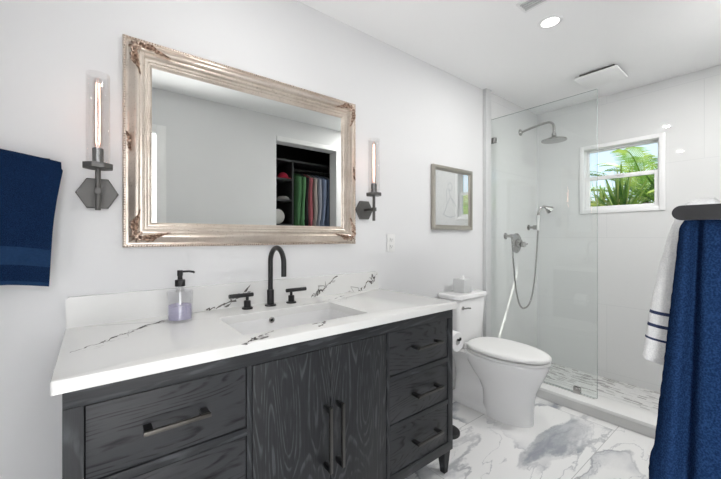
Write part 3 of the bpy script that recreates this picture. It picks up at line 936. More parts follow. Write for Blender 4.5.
for j in range(NV):
    for i in range(NU):
        tm.f.append((idx(0, j, i), idx(0, j, i + 1), idx(0, j + 1, i + 1), idx(0, j + 1, i))); tm.mi.append(tot_band(j)); tm.sm.append(True)
        tm.f.append((idx(1, j + 1, i), idx(1, j + 1, i + 1), idx(1, j, i + 1), idx(1, j, i))); tm.mi.append(0); tm.sm.append(True)
for j in range(NV):
    for i in (0, NU):
        tm.f.append((idx(0, j, i), idx(0, j + 1, i), idx(1, j + 1, i), idx(1, j, i))); tm.mi.append(0); tm.sm.append(True)
for i in range(NU):
    for j in (0, NV):
        tm.f.append((idx(0, j, i), idx(0, j, i + 1), idx(1, j, i + 1), idx(1, j, i))); tm.mi.append(0); tm.sm.append(True)
tl = tm.build('hand_towel', [M['navy'], M['navy_band']], origin=(-0.33, -0.062, 1.042), angle=70)
tag(tl, 'navy terry hand towel with a woven band hanging on the wall left of the mirror', 'towel')

# towel arms on the wall behind, right edge of the photograph
rk = thing('towel_rack', 'black swing-arm towel rack holding the navy and white towels', 'towel rack', (0.665, YF, 1.235))
MB().box(0.598, 0.735, YF + 0.0005, YF + 0.014, 1.205, 1.262, 0.003).build('bracket', M['black'], rk)
def arm(xc, ytip, zc, hh, ht):
    mb = MB()
    pl = [(YF + 0.012, zc - hh), (YF + 0.012, zc + hh)]
    for i in range(13):
        a = R(90 - 180 * i / 12); pl.append((ytip - hh + hh * math.cos(a), zc + hh * math.sin(a)))
    mb.prism(pl, 'x', xc - ht, xc + ht)
    return mb.build('arm', M['black'], rk)
arm(0.612, -1.4935, 1.2415, 0.0095, 0.005)
arm(0.660, -1.5000, 1.2165, 0.0070, 0.005)
arm(0.722, -1.4850, 1.2415, 0.0070, 0.005)

def bunch(name, mats, label, xc, armz, topz, z_bot, yA, hx, crease, matfn, seed, origin):
    # a folded towel hanging over an arm: horizontal closed loops, narrow at the arm and wider below
    mb = MB(); loops = []
    NL, NZ = 240, 150
    zs = [topz - (topz - z_bot) * (j / NZ) ** 1.0 for j in range(NZ + 1)]
    for j, z in enumerate(zs):
        f = (topz - z) / (topz - z_bot)
        ya0, ya1 = yA(f)
        cap = min(1.0, ((topz - z) / 0.020)) ; cap = math.sqrt(max(0.02, 1 - (1 - cap) ** 2))
        end = min(1.0, (z - z_bot) / 0.010); end = math.sqrt(max(0.05, 1 - (1 - end) ** 2))
        h = hx(f) * cap * (0.75 + 0.25 * end)
        cy = (ya0 + ya1) / 2; hy = (ya1 - ya0) / 2 * (0.5 + 0.5 * cap) - 0.004 * (1 - end)
        row = []
        for k in range(NL):
            # rounded slab outline, evenly sampled: far side first, near side back
            hk = NL // 2
            q_ = (k + 0.5) / hk if k < hk else (k - hk + 0.5) / hk
            yy = math.sin(PI / 2 * (1 - 2 * q_)) * (1 if k < hk else -1)
            xx = (1 - abs(yy) ** 4) ** 0.6 * (1 if k < hk else -1)
            ca = yy
            Y = cy + hy * yy
            side = -1 if xx < 0 else 1
            wave = 0.0
            for (c0, wid, dep) in crease(f):
                wave += dep * math.exp(-((Y - c0) / wid) ** 2)
            X = xc + h * xx * (1 - 0.0) - side * wave * min(1, abs(xx) * 1.2)
            X += 0.0025 * tn((X * 0.2, Y, z * 0.35 + seed), 30) * f
            rr = 0.0004 * tn((X, Y, z), 170) + 0.0005 * tn((X, Y, z), 90)
            X += side * rr; Y += rr * ca
            row.append((X, Y, z))
        loops.append(row)
    mb.rings(loops)
    # material by height
    nfaces = NL * NZ
    for q in range(nfaces):
        j = q // NL
        mb.mi[q] = matfn((zs[j] + zs[j + 1]) / 2)
    o = mb.build(name, mats, origin=origin, angle=75)
    return o
# white hand towel on the far arm
def ws(z):
    if 1.0895 < z < 1.0935 or 1.0685 < z < 1.0728 or 1.0475 < z < 1.0520: return 1
    return 0
wt_ = bunch('hand_towel', [M['white_terry'], M['stripe']], '', 0.722, 1.2415, 1.268, 1.012, lambda f: (-1.527 - 0.09 * f, -1.500 + 0.060 * max(f, 0.0001) ** 0.5), lambda f: 0.019 + 0.010 * f,
            lambda f: [(-1.50, 0.010, 0.006 * f)], ws, 3, (0.722, -1.55, 1.012))
tag(wt_, 'white terry hand towel with three navy stripes hanging behind the long navy towel', 'towel')
def ns(z):
    return 0
def nv_edge(f):
    # f 0..1 from top 1.236 to bottom 0.70
    y1 = -1.4945 + 0.031 * min(1, f / 0.60) + (0.003 * max(0, min(1, (f - 0.54) / 0.02)))
    return (-1.532 - 0.13 * max(f, 0.0001) ** 0.7, y1)
nvt = bunch('bath_towel', [M['navy'], M['navy_band']], '', 0.661, 1.2165, 1.238, 0.62, nv_edge, lambda f: 0.022 + 0.012 * min(1, f * 2),
            lambda f: [(-1.5125 + 0.020 * f, 0.0050 + 0.006 * f, 0.0145 + 0.006 * min(1, f * 3)), (-1.556 - 0.02 * f, 0.009, 0.010)], ns, 9, (0.664, -1.58, 0.62))
tag(nvt, 'long navy terry bath towel hanging on the black arm in the right foreground', 'towel')

# ------------------------------------------------------------------ framed picture, outlet
PX0, PX1, PZ0, PZ1 = 1.978, 2.478, 1.262, 1.742
pic = thing('framed_picture', 'small square silver framed sketch on the wall above the toilet', 'picture', ((PX0 + PX1) / 2, 0, PZ0))
pf = MB()
pr = [(0, 0.001), (0, 0.022), (0.004, 0.026), (0.020, 0.026), (0.026, 0.020), (0.034, 0.016), (0.036, 0.012), (0.036, 0.004)]
pf.rings([[(PX0 + d, -h, PZ0 + d), (PX1 - d, -h, PZ0 + d), (PX1 - d, -h, PZ1 - d), (PX0 + d, -h, PZ1 - d)] for d, h in pr], caps=False)
pf.build('frame', M['silver'], pic, angle=25)
art = MB().box(PX0 + 0.034, PX1 - 0.034, -0.006, -0.003, PZ0 + 0.034, PZ1 - 0.034, smooth=False)
def stroke(mb, pts, w=0.0055, mi=1):
    for (a, b) in zip(pts[:-1], pts[1:]):
        dx, dz = b[0] - a[0], b[1] - a[1]; l = math.hypot(dx, dz) or 1
        nx, nz = -dz / l * w / 2, dx / l * w / 2
        mb.add([(a[0] + nx, -0.0064, a[1] + nz), (b[0] + nx, -0.0064, b[1] + nz), (b[0] - nx, -0.0064, b[1] - nz), (a[0] - nx, -0.0064, a[1] - nz)], [(0, 1, 2, 3)], mi, False)
cxp, czp = 2.20, 1.49
def curve(fn, n=24): return [fn(i / n) for i in range(n + 1)]
stroke(art, curve(lambda t: (cxp - 0.085 + 0.07 * t + 0.02 * math.sin(t * 5), czp - 0.11 + 0.20 * t)))
stroke(art, curve(lambda t: (cxp + 0.085 - 0.09 * t + 0.02 * math.sin(t * 6), czp - 0.10 + 0.19 * t)))
stroke(art, curve(lambda t: (cxp - 0.085 + 0.17 * t, czp - 0.11 - 0.02 * math.sin(t * PI))))
stroke(art, curve(lambda t: (cxp + 0.026 * math.cos(t * 6.3), czp + 0.105 + 0.030 * math.sin(t * 6.3))))
stroke(art, curve(lambda t: (cxp - 0.03 + 0.07 * t, czp - 0.03 + 0.05 * math.sin(t * 3))))
art.build('drawing', [plain('white_art_paper', (0.88, 0.88, 0.88), 0.8, vary=0.01), plain('blue_grey_pencil', (0.16, 0.18, 0.24), 0.9)], pic)
MB().box(PX0 + 0.030, PX1 - 0.030, -0.0105, -0.0090, PZ0 + 0.030, PZ1 - 0.030, smooth=False).build('glazing', M['picture_glass'], pic)

ol = thing('wall_outlet', 'white duplex wall outlet right of the mirror', 'outlet', (1.566, 0, 1.11))
MB().box(1.531, 1.601, -0.006, -0.0005, 1.110, 1.226, 0.003).build('cover_plate', M['plastic'], ol)
for zc in (1.190, 1.146):
    rc = MB().box(1.549, 1.583, -0.0085, -0.0055, zc - 0.015, zc + 0.015, 0.003).build('receptacle', M['plastic'], ol)
    sl = MB()
    sl.box(1.558, 1.5605, -0.0089, -0.0080, zc - 0.003, zc + 0.007, smooth=False); sl.box(1.5715, 1.574, -0.0089, -0.0080, zc - 0.003, zc + 0.006, smooth=False)
    sl.lathe([(0.0025, 0.0), (0.0025, 0.0009)], (1.566, -0.0080, zc - 0.009), 'y', 10)
    sl.build('slots', M['dark_gap'], rc)

# ------------------------------------------------------------------ toilet
TCX = 2.235
toi = thing('toilet', 'white two-piece toilet with closed lid between the vanity and the shower', 'toilet', (TCX, -0.36, 0))
def oval(cx, y0, y1, w, z, n=48, back=2.6, front=2.0, dx=0.0):
    # elongated plan: y1 back, y0 front
    pts = []
    cy = y1 - (y1 - y0) * 0.42
    for k in range(n):
        a = 2 * PI * k / n
        ca, sa = math.cos(a), math.sin(a)
        e = back if sa > 0 else front
        x = math.copysign(abs(ca) ** (2 / e), ca) * w
        y = math.copysign(abs(sa) ** (2 / e), sa) * ((y1 - cy) if sa > 0 else (cy - y0))
        pts.append((cx + x, cy + y, z))
    return pts
bw = MB()
bw.rings([oval(TCX, -0.600, -0.290, 0.112, 0.0), oval(TCX, -0.600, -0.285, 0.113, 0.02), oval(TCX, -0.602, -0.285, 0.110, 0.09), oval(TCX, -0.608, -0.28, 0.112, 0.16),
          oval(TCX, -0.622, -0.255, 0.122, 0.22), oval(TCX, -0.645, -0.21, 0.140, 0.275), oval(TCX, -0.668, -0.18, 0.158, 0.325), oval(TCX, -0.684, -0.16, 0.170, 0.365),
          oval(TCX, -0.690, -0.15, 0.175, 0.392), oval(TCX, -0.690, -0.15, 0.173, 0.404), oval(TCX, -0.682, -0.155, 0.166, 0.408)])
bw.build('bowl', M['porcelain'], toi, angle=60)
# foot with the exposed trapway behind the pedestal
ft = MB()
ft.rings([oval(TCX, -0.42, -0.03, 0.108, 0.0, back=4, front=4), oval(TCX, -0.42, -0.03, 0.108, 0.030, back=4, front=4), oval(TCX, -0.42, -0.034, 0.098, 0.046, back=4, front=4), oval(TCX, -0.42, -0.05, 0.075, 0.060, back=4, front=4),
          oval(TCX, -0.42, -0.06, 0.070, 0.20, back=4, front=4), oval(TCX, -0.42, -0.045, 0.085, 0.29, back=4, front=4), oval(TCX, -0.42, -0.03, 0.115, 0.340, back=4, front=4), oval(TCX, -0.42, -0.02, 0.150, 0.375, back=4, front=4), oval(TCX, -0.42, -0.015, 0.165, 0.400, back=4, front=4)])
ft.build('trapway_foot', M['porcelain'], toi, angle=60)
st = MB()
st.rings([oval(TCX, -0.692, -0.185, 0.176, 0.410), oval(TCX, -0.700, -0.18, 0.182, 0.414), oval(TCX, -0.700, -0.18, 0.182, 0.424), oval(TCX, -0.694, -0.185, 0.170, 0.4275)])
st.build('seat', M['plastic'], toi, angle=50)
ld = MB()
ld.rings([oval(TCX, -0.682, -0.192, 0.166, 0.4345), oval(TCX, -0.700, -0.180, 0.182, 0.4355), oval(TCX, -0.703, -0.178, 0.184, 0.439), oval(TCX, -0.702, -0.178, 0.184, 0.453), oval(TCX, -0.692, -0.186, 0.176, 0.461), oval(TCX, -0.660, -0.21, 0.150, 0.466), oval(TCX, -0.56, -0.28, 0.08, 0.469), oval(TCX, -0.45, -0.36, 0.02, 0.470)])
ld.build('lid', M['plastic'], toi, angle=50)
for s_ in (-1, 1): MB().box(TCX + s_ * 0.075 - 0.022, TCX + s_ * 0.075 + 0.022, -0.192, -0.155, 0.405, 0.445, 0.006).build('hinge_cap', M['plastic'], toi)
def rr3(x0, x1, y0, y1, r, z): return [(x, y, z) for x, y in rrect(x0, x1, y0, y1, r, 6)]
TKX = TCX - 0.012
tk = MB()
tk.rings([rr3(TKX - 0.150, TKX + 0.150, -0.160, -0.020, 0.03, 0.402), rr3(TKX - 0.163, TKX + 0.163, -0.172, -0.012, 0.035, 0.425), rr3(TKX - 0.175, TKX + 0.175, -0.180, -0.010, 0.035, 0.60), rr3(TKX - 0.182, TKX + 0.182, -0.184, -0.010, 0.035, 0.752), rr3(TKX - 0.178, TKX + 0.178, -0.180, -0.012, 0.035, 0.758)])
tk.build('tank', M['porcelain'], toi, angle=50)
tl_ = MB()
tl_.rings([rr3(TKX - 0.185, TKX + 0.185, -0.188, -0.006, 0.035, 0.759), rr3(TKX - 0.195, TKX + 0.195, -0.198, -0.004, 0.038, 0.764), rr3(TKX - 0.195, TKX + 0.195, -0.198, -0.004, 0.038, 0.784), rr3(TKX - 0.189, TKX + 0.189, -0.192, -0.008, 0.035, 0.792), rr3(TKX - 0.17, TKX + 0.17, -0.175, -0.02, 0.03, 0.794)])
tl_.build('tank_lid', M['porcelain'], toi, angle=50)
lv = MB().lathe([(0.013, 0.0), (0.013, 0.006), (0.006, 0.008), (0.006, 0.016)], (TCX - 0.135, -0.1835, 0.700), 'y', 16)
lv.tube([(TCX - 0.135, -0.199, 0.700), (TCX - 0.09, -0.201, 0.698), (TCX - 0.065, -0.200, 0.694)], 0.006, 10)
lv.build('flush_lever', M['chrome'], toi)

# tissue box on the tank lid
BX, BY, BZ, bs2 = 2.215, -0.105, 0.7942, 0.047
tis = thing('tissue_box', 'pale cube tissue box standing on the toilet tank lid', 'tissue box', (BX, BY, BZ))
MB().box(BX - bs2, BX + bs2, BY - bs2, BY + bs2, BZ, BZ + 0.100, 0.002).build('carton', M['card_grey'], tis)
ti = MB()
L_ = []
for j in range(7):
    f = j / 6
    L_.append([(BX + (0.024 + 0.008 * math.sin(3 * a + f * 2)) * (1 - 0.55 * f) * math.cos(a) + 0.006 * f, BY + 0.010 * (1 - 0.4 * f) * math.sin(a), BZ + 0.1002 + 0.018 * f * (1 + 0.25 * math.sin(2 * a))) for a in [2 * PI * k / 20 for k in range(20)]])
ti.rings(L_)
ti.build('tissue', M['paper'], tis)

# free-standing toilet paper holder, mostly behind the vanity
HX, HY = 1.718, -0.292
tp = thing('toilet_paper_stand', 'black round-based toilet paper stand beside the vanity', 'paper stand', (HX, HY, 0))
MB().lathe([(0.074, 0.0), (0.076, 0.003), (0.076, 0.014), (0.072, 0.018), (0.0, 0.020)], (HX + 0.030, HY - 0.018, 0), 'z', 36).build('base', M['black'], tp)
MB().tube([(HX, HY, 0.018), (HX, HY, 0.66)], 0.0075, 14).build('pole', M['black'], tp)
MB().tube([(HX, HY, 0.602), (HX, HY - 0.05, 0.602), (HX, HY - 0.125, 0.602), (HX, HY - 0.131, 0.606), (HX, HY - 0.132, 0.618)], 0.0065, 14).build('arm', M['black'], tp)
# the roll on the arm
rl = MB()
rl.lathe([(0.020, 0.014), (0.056, 0.014), (0.058, 0.018), (0.058, 0.112), (0.056, 0.116), (0.020, 0.116), (0.020, 0.014)], (HX, HY, 0.589), 'y', 40, caps=False)
rollo = rl.build('toilet_paper_roll', M['paper'], origin=(HX, HY - 0.065, 0.531))
tag(rollo, 'white toilet paper roll peeking out behind the right side of the vanity', 'toilet paper')

# ------------------------------------------------------------------ shower: glass, head, valve, hand shower
GX = 2.775
gl = thing('glass_shower_panel', 'fixed clear glass shower panel standing on the curb', 'glass panel', (GX, -0.4, 0.085))
gp = MB().box(GX - 0.005, GX + 0.005, -0.787, -0.0135, 0.093, 2.228, smooth=False)
gp.mi = [0] * 6
for q, f in enumerate(gp.f):
    c = sum((Vector(gp.v[i]) for i in f), Vector()) / 4
    if abs(abs(c.x - GX) - 0.005) > 1e-4: gp.mi[q] = 1
gp.build('glass', [M['glass'], M['glass_edge']], gl)
MB().box(GX - 0.009, GX + 0.009, -0.775, -0.0135, 0.0852, 0.0925, 0.001).build('bottom_seal', M['card_grey'], gl)
for y0_, y1_, z0_, z1_ in ((-0.060, -0.0125, 2.02, 2.066), (-0.690, -0.645, 0.0855, 0.132)):
    cl = MB(); cl.box(GX - 0.013, GX - 0.0052, y0_, y1_, z0_, z1_, 0.002); cl.box(GX + 0.0052, GX + 0.013, y0_, y1_, z0_, z1_, 0.002)
    cl.build('clamp', M['chrome'], gl)

WYS = -0.012
sh = thing('rain_shower', 'round brushed nickel rain shower head on a curved wall arm', 'shower head', (3.30, WYS, 2.215))
sx = 3.30
MB().lathe([(0.032, 0.0005), (0.032, 0.006), (0.018, 0.016), (0.012, 0.022)], (sx, WYS, 2.215), 'y', 24).build('flange', M['chrome'], sh)
pts = [(sx, WYS - 0.01, 2.215), (sx, WYS - 0.10, 2.232), (sx, WYS - 0.20, 2.246), (sx, WYS - 0.245, 2.247)]
for i in range(1, 9):
    a = R(90 * i / 8); pts.append((sx, WYS - 0.245 - 0.055 * math.sin(a), 2.192 + 0.055 * math.cos(a)))
pts.append((sx, WYS - 0.300, 2.13))
MB().tube(pts, 0.0105, 16).build('arm', M['chrome'], sh)
MB().lathe([(0.013, 0.075), (0.018, 0.065), (0.018, 0.045), (0.030, 0.034), (0.070, 0.020), (0.098, 0.010), (0.101, 0.004), (0.099, 0.0), (0.0, -0.002)], (sx, WYS - 0.300, 2.068), 'z', 40, caps=True).build('spray_plate', M['chrome'], sh)

vx, vz = 3.225, 1.148
sv = thing('shower_valve', 'round brushed nickel shower valve plate on the tiled side wall', 'shower valve', (vx, WYS, vz - 0.09))
MB().lathe([(0.094, 0.0005), (0.094, 0.004), (0.088, 0.009), (0.072, 0.010), (0.066, 0.014), (0.050, 0.017), (0.040, 0.019), (0.036, 0.045), (0.026, 0.050), (0.0, 0.051)], (vx, WYS, vz), 'y', 40).build('escutcheon', M['chrome'], sv)
k = MB().lathe([(0.024, 0.050), (0.026, 0.056), (0.026, 0.078), (0.020, 0.084), (0.0, 0.085)], (vx, WYS, vz - 0.012), 'y', 24)
k.tube([(vx, WYS - 0.070, vz - 0.012), (vx + 0.03, WYS - 0.074, vz - 0.012), (vx + 0.058, WYS - 0.076, vz - 0.008)], [0.009, 0.007, 0.008], 12)
k.build('lever_handle', M['chrome'], sv)

hs = thing('hand_shower', 'brushed nickel hand shower with looping metal hose on the side wall', 'hand shower', (3.25, WYS, 0.53))
ex, ez = 3.02, 1.215
MB().lathe([(0.030, 0.0005), (0.030, 0.006), (0.020, 0.010), (0.013, 0.016), (0.013, 0.045), (0.017, 0.047), (0.017, 0.075), (0.0, 0.076)], (ex, WYS, ez), 'y', 24).build('wall_elbow', M['chrome'], hs)
hx_, hz_ = 3.47, 1.300
MB().lathe([(0.028, 0.0005), (0.028, 0.006), (0.018, 0.010), (0.012, 0.016), (0.012, 0.050), (0.022, 0.052), (0.022, 0.080), (0.0, 0.081)], (hx_, WYS, hz_), 'y', 24).build('holder', M['chrome'], hs)
hyp = WYS - 0.066
pts = []
A0 = Vector((ex, hyp + 0.005, ez - 0.015)); A1 = Vector((hx_ + 0.012, hyp - 0.02, hz_ - 0.02))
for i in range(41):
    f = i / 40
    # catenary-like loop
    x = A0.x + (A1.x - A0.x) * (f - 0.055 * math.sin(2 * PI * f))
    z = A0.z + (A1.z - A0.z) * f - 0.70 * (1 - abs(2 * f - 1) ** 2.4)
    y = A0.y + (A1.y - A0.y) * f
    pts.append((x, y, z))
MB().tube(pts, 0.0075, 10).build('hose', M['chrome'], hs)
hd = MB()
hp = [(hx_ + 0.012, hyp - 0.02, hz_ - 0.03), (hx_ + 0.014, hyp - 0.02, hz_ + 0.03), (hx_ + 0.018, hyp - 0.022, hz_ + 0.12)]
hd.tube(hp, [0.011, 0.013, 0.0125], 14)
hd.build('handle_grip', M['plastic'], hs)
ha = MB()
ha.tube([(hx_ + 0.018, hyp - 0.022, hz_ + 0.118), (hx_ + 0.022, hyp - 0.025, hz_ + 0.155), (hx_ + 0.036, hyp - 0.034, hz_ + 0.190), (hx_ + 0.065, hyp - 0.052, hz_ + 0.205), (hx_ + 0.085, hyp - 0.064, hz_ + 0.198)], [0.012, 0.010, 0.009, 0.011, 0.013], 14)
c0 = Vector((hx_ + 0.082, hyp - 0.062, hz_ + 0.199)); ax = Vector((0.72, -0.45, -0.52)).normalized()
t1 = ax.orthogonal().normalized(); t2 = ax.cross(t1)
LL = []
for rr_, hh in ((0.012, 0.0), (0.018, 0.012), (0.034, 0.040), (0.040, 0.052), (0.037, 0.056)):
    LL.append([tuple(c0 + ax * hh + (t1 * math.cos(2 * PI * k / 24) + t2 * math.sin(2 * PI * k / 24)) * rr_) for k in range(24)])
ha.rings(LL)
ha.build('spray_head', M['chrome'], hs)

# ------------------------------------------------------------------ ceiling fixtures
d0 = None
dl_labels = ('round recessed ceiling light near the shower', 'round recessed ceiling light above the mirror left end', 'added unseen ceiling light that brightens the shower')
for i, (x, y) in enumerate(DOWNLIGHTS):
    if d0 is None:
        d0 = thing('ceiling_light', '', 'ceiling light', (x, y, H), 'recessed ceiling lights')
        MB().lathe([(0.045, -0.0035), (0.050, -0.006), (0.061, -0.005), (0.065, -0.001), (0.065, -0.0003)], (x, y, H), 'z', 36, caps=False).build('trim_ring', M['trim'], d0)
        MB().lathe([(0.047, -0.0008), (0.047, -0.0035), (0.0, -0.004)], (x, y, H), 'z', 32, caps=False).build('lens', M['lens'], d0)
        t = d0
    else:
        t = dup(d0, (x, y, H))
    t['label'] = dl_labels[i]
    lamp('downlight', 'AREA', (x, y, H - 0.012), (8, 4, 21)[i], (1.0, 0.985, 0.965), (0, 0, 0), shape='DISK', size=0.06)  # last position is the added fill by the shower, out of view

cv = thing('ceiling_vent', 'white slotted linear air vent in the ceiling at the top edge', 'air vent', (1.90, -0.80, H))
f_ = MB()
vx0, vx1, vy0, vy1 = 1.83, 1.935, -1.05, -0.69
ringbox3 = [(vx0, vx0 + 0.014, vy0, vy1), (vx1 - 0.014, vx1, vy0, vy1), (vx0 + 0.014, vx1 - 0.014, vy0, vy0 + 0.014), (vx0 + 0.014, vx1 - 0.014, vy1 - 0.014, vy1)]
for a, b, c, d in ringbox3: f_.box(a, b, c, d, H - 0.008, H - 0.0005, 0.002)
f_.build('frame', M['trim'], cv)
MB().box(vx0 + 0.013, vx1 - 0.013, vy0 + 0.013, vy1 - 0.013, H - 0.0015, H - 0.0006, smooth=False).build('duct_opening', M['dark_gap'], cv)
for k in range(4):
    xx = vx0 + 0.024 + k * 0.019
    MB().box(xx - 0.0042, xx + 0.0042, vy0 + 0.013, vy1 - 0.013, H - 0.0085, H - 0.0020, 0.0, rot=Matrix.Rotation(R(25), 3, 'Y'), smooth=False).build('slat', M['card_grey'], cv)

ef = thing('exhaust_fan', 'white square exhaust fan cover on the ceiling before the shower', 'exhaust fan', (3.14, -0.705, H))
MB().box(3.035, 3.245, -0.815, -0.595, H - 0.022, H - 0.0005, 0.0, smooth=False).build('housing', M['gun'], ef)
MB().box(3.005, 3.275, -0.840, -0.570, H - 0.040, H - 0.022, 0.006).build('cover', M['ceiling'], ef)

# ------------------------------------------------------------------ closet seen in the mirror
cu = thing('closet_shelf_unit', 'dark closet shelf unit with a hanging rail, seen in the mirror', 'closet unit', (2.1, -2.2, 0))
MB().box(1.865, 1.885, -2.478, -1.95, 0.0, 2.085, 0.001).build('divider', M['closet_edge'], cu)
for z in (1.640, 1.885):
    MB().box(1.442, 1.865, -2.478, -1.95, z - 0.020, z, 0.001).build('shelf', M['closet_edge'], cu)
MB().box(1.442, 2.758, -2.478, -1.95, 2.085, 2.105, 0.001).build('top_shelf', M['closet_edge'], cu)
RY, RZ = -2.16, 2.045
MB().tube([(1.8855, RY, RZ), (2.757, RY, RZ)], 0.014, 14).build('rail', M['gun'], cu)
cap = thing('cap', 'red cap lying on the upper closet shelf, seen in the mirror', 'cap', (1.80, -2.05, 1.885))
MB().lathe([(0.064, 0.0), (0.067, 0.012), (0.061, 0.045), (0.042, 0.072), (0.018, 0.083), (0.0, 0.085)], (1.80, -2.06, 1.8855), 'z', 24).build('crown', plain('red_cloth', (0.52, 0.02, 0.06), 0.9), cap)
MB().rings([[(1.80 + 0.065 * math.cos(a) * (1 + 0.0), -2.01 + 0.085 * max(0.05, math.sin(a)) , z) for a in [PI * k / 12 for k in range(13)]] for z in (1.8852, 1.891)]).build('visor', plain('red_visor', (0.45, 0.02, 0.05), 0.9), cap)
cap2 = MB().lathe([(0.072, 0.0), (0.076, 0.01), (0.070, 0.03), (0.046, 0.046), (0.0, 0.052)], (1.80, -2.06, 1.6405), 'z', 24).build('grey_cap', plain('grey_cloth', (0.30, 0.29, 0.28), 0.9), origin=(1.80, -2.06, 1.6405))
cap2.name = 'knit_cap'
tag(cap2, 'pale grey knit cap on the shelf below the red cap, seen in the mirror', 'hat')
pl = MB().lathe([(0.04, 0.002), (0.062, 0.006), (0.083, 0.014), (0.086, 0.018), (0.083, 0.020), (0.060, 0.012), (0.0, 0.010)], (1.86, -2.00, 1.4755 + 0.087), 'y', 36)
plo = pl.build('plate', plain('cream_ceramic', (0.70, 0.69, 0.66), 0.3), origin=(1.86, -2.00, 1.4755))
plo.location = (1.725, -2.02, 1.358)
MB()
cu2 = MB().box(1.442, 1.865, -2.478, -1.95, 1.337, 1.357, 0.001).build('shelf', M['closet_edge'], cu)
tag(plo, 'round cream plate standing on the lowest visible closet shelf, in the mirror', 'plate')

CLOTH = [(1.945, (0.10, 0.235, 0.11), 'green', 'green shirt on a hanger next to the closet divider', 0.050), (2.005, (0.13, 0.29, 0.14), 'green', 'second green shirt from the closet divider, hanging in the mirror view', 0.040),
         (2.055, (0.055, 0.05, 0.055), 'black', 'narrow black shirt between the green and red shirts in the closet', 0.022), (2.105, (0.42, 0.13, 0.15), 'red', 'dusty red shirt hanging in the closet', 0.052),
         (2.175, (0.50, 0.45, 0.42), 'beige', 'beige shirt hanging in the closet right of the red one', 0.040), (2.235, (0.42, 0.44, 0.52), 'grey', 'pale grey shirt hanging between the beige and light blue ones', 0.040),
         (2.300, (0.28, 0.34, 0.48), 'blue', 'light blue shirt hanging just right of the pale grey one', 0.046), (2.365, (0.20, 0.26, 0.40), 'blue', 'mid blue shirt hanging in the closet beside the light blue one', 0.040),
         (2.430, (0.30, 0.32, 0.36), 'grey', 'blue grey shirt at the right end of the rail', 0.036)]
h0 = None
for i, (x, c, nm, lab, th_) in enumerate(CLOTH):
    if h0 is None:
        h = thing('clothes_hanger', '', 'hanger', (x, RY, RZ), 'clothes hangers on the closet rail')
        pts = [(x, RY + 0.018 * math.cos(a), RZ + 0.004 + 0.018 * math.sin(a)) for a in [R(200 - 20 * k) for k in range(12)]]
        pts += [(x, RY + 0.004, RZ - 0.03), (x, RY, RZ - 0.045)]
        MB().tube(pts, 0.0022, 8).build('hook', M['chrome'], h)
        MB().tube([(x, RY - 0.20, RZ - 0.115), (x, RY - 0.10, RZ - 0.065), (x, RY, RZ - 0.045), (x, RY + 0.10, RZ - 0.065), (x, RY + 0.20, RZ - 0.115)], 0.006, 8).build('shoulder_bar', M['closet_edge'], h)
        h0 = h
    else:
        h = dup(h0, (x, RY, RZ))
    h['label'] = 'hanger on the closet rail carrying the ' + lab.split(' hang')[0].split(' on a')[0].split(' in the')[0].split(' next')[0].split(' from')[0].split(' between')[0].split(' at the')[0].split(' just')[0]
    g = MB()
    LL = []
    zt = RZ - 0.050
    NN = 36
    rnd = random.Random(i)
    for j in range(30):
        f = j / 29
        z = zt - 0.68 * f
        if f < 0.12: hw = 0.05 + 0.19 * (f / 0.12) ** 0.8
        else: hw = 0.24 + 0.02 * math.sin(f * 6 + i)
        ht = th_ / 2 * (0.35 + 0.65 * min(1, f * 6))
        row = []
        for k in range(NN):
            a = 2 * PI * k / NN
            ca, sa = math.cos(a), math.sin(a)
            wv = 1 + 0.22 * math.sin(5 * a + i) * min(1, f * 3) + 0.12 * math.sin(9 * a + f * 3 + i)
            row.append((x + ht * math.copysign(abs(sa) ** 0.8, sa) * wv, RY + hw * math.copysign(abs(ca) ** 0.8, ca), z))
        LL.append(row)
    g.rings(LL)
    # sleeve hanging at the front edge
    sl = []
    for j in range(12):
        f = j / 11
        r1 = 0.055 - 0.02 * f
        cyy = RY + 0.215 - 0.0 * f
        zz = zt - 0.075 - 0.50 * f
        sl.append([(x + th_ / 2 * 0.95 * math.cos(2 * PI * k / 14), cyy + r1 * math.sin(2 * PI * k / 14) + 0.012 * math.sin(f * 5 + i), zz - 0.01 * math.sin(2 * PI * k / 14)) for k in range(14)])
    gm = plain(nm + '_shirt_cloth', c, 0.9, spec=0.1, vary=0.18, nscale=14)
    o = g.build('shirt', gm, origin=(x, RY, zt - 0.68), angle=70)
    tag(o, lab + ', seen in the mirror' if 'mirror' not in lab else lab, 'shirt', 'shirts on the closet rail')
    so = MB().rings(sl).build('sleeve', gm, o, angle=70)

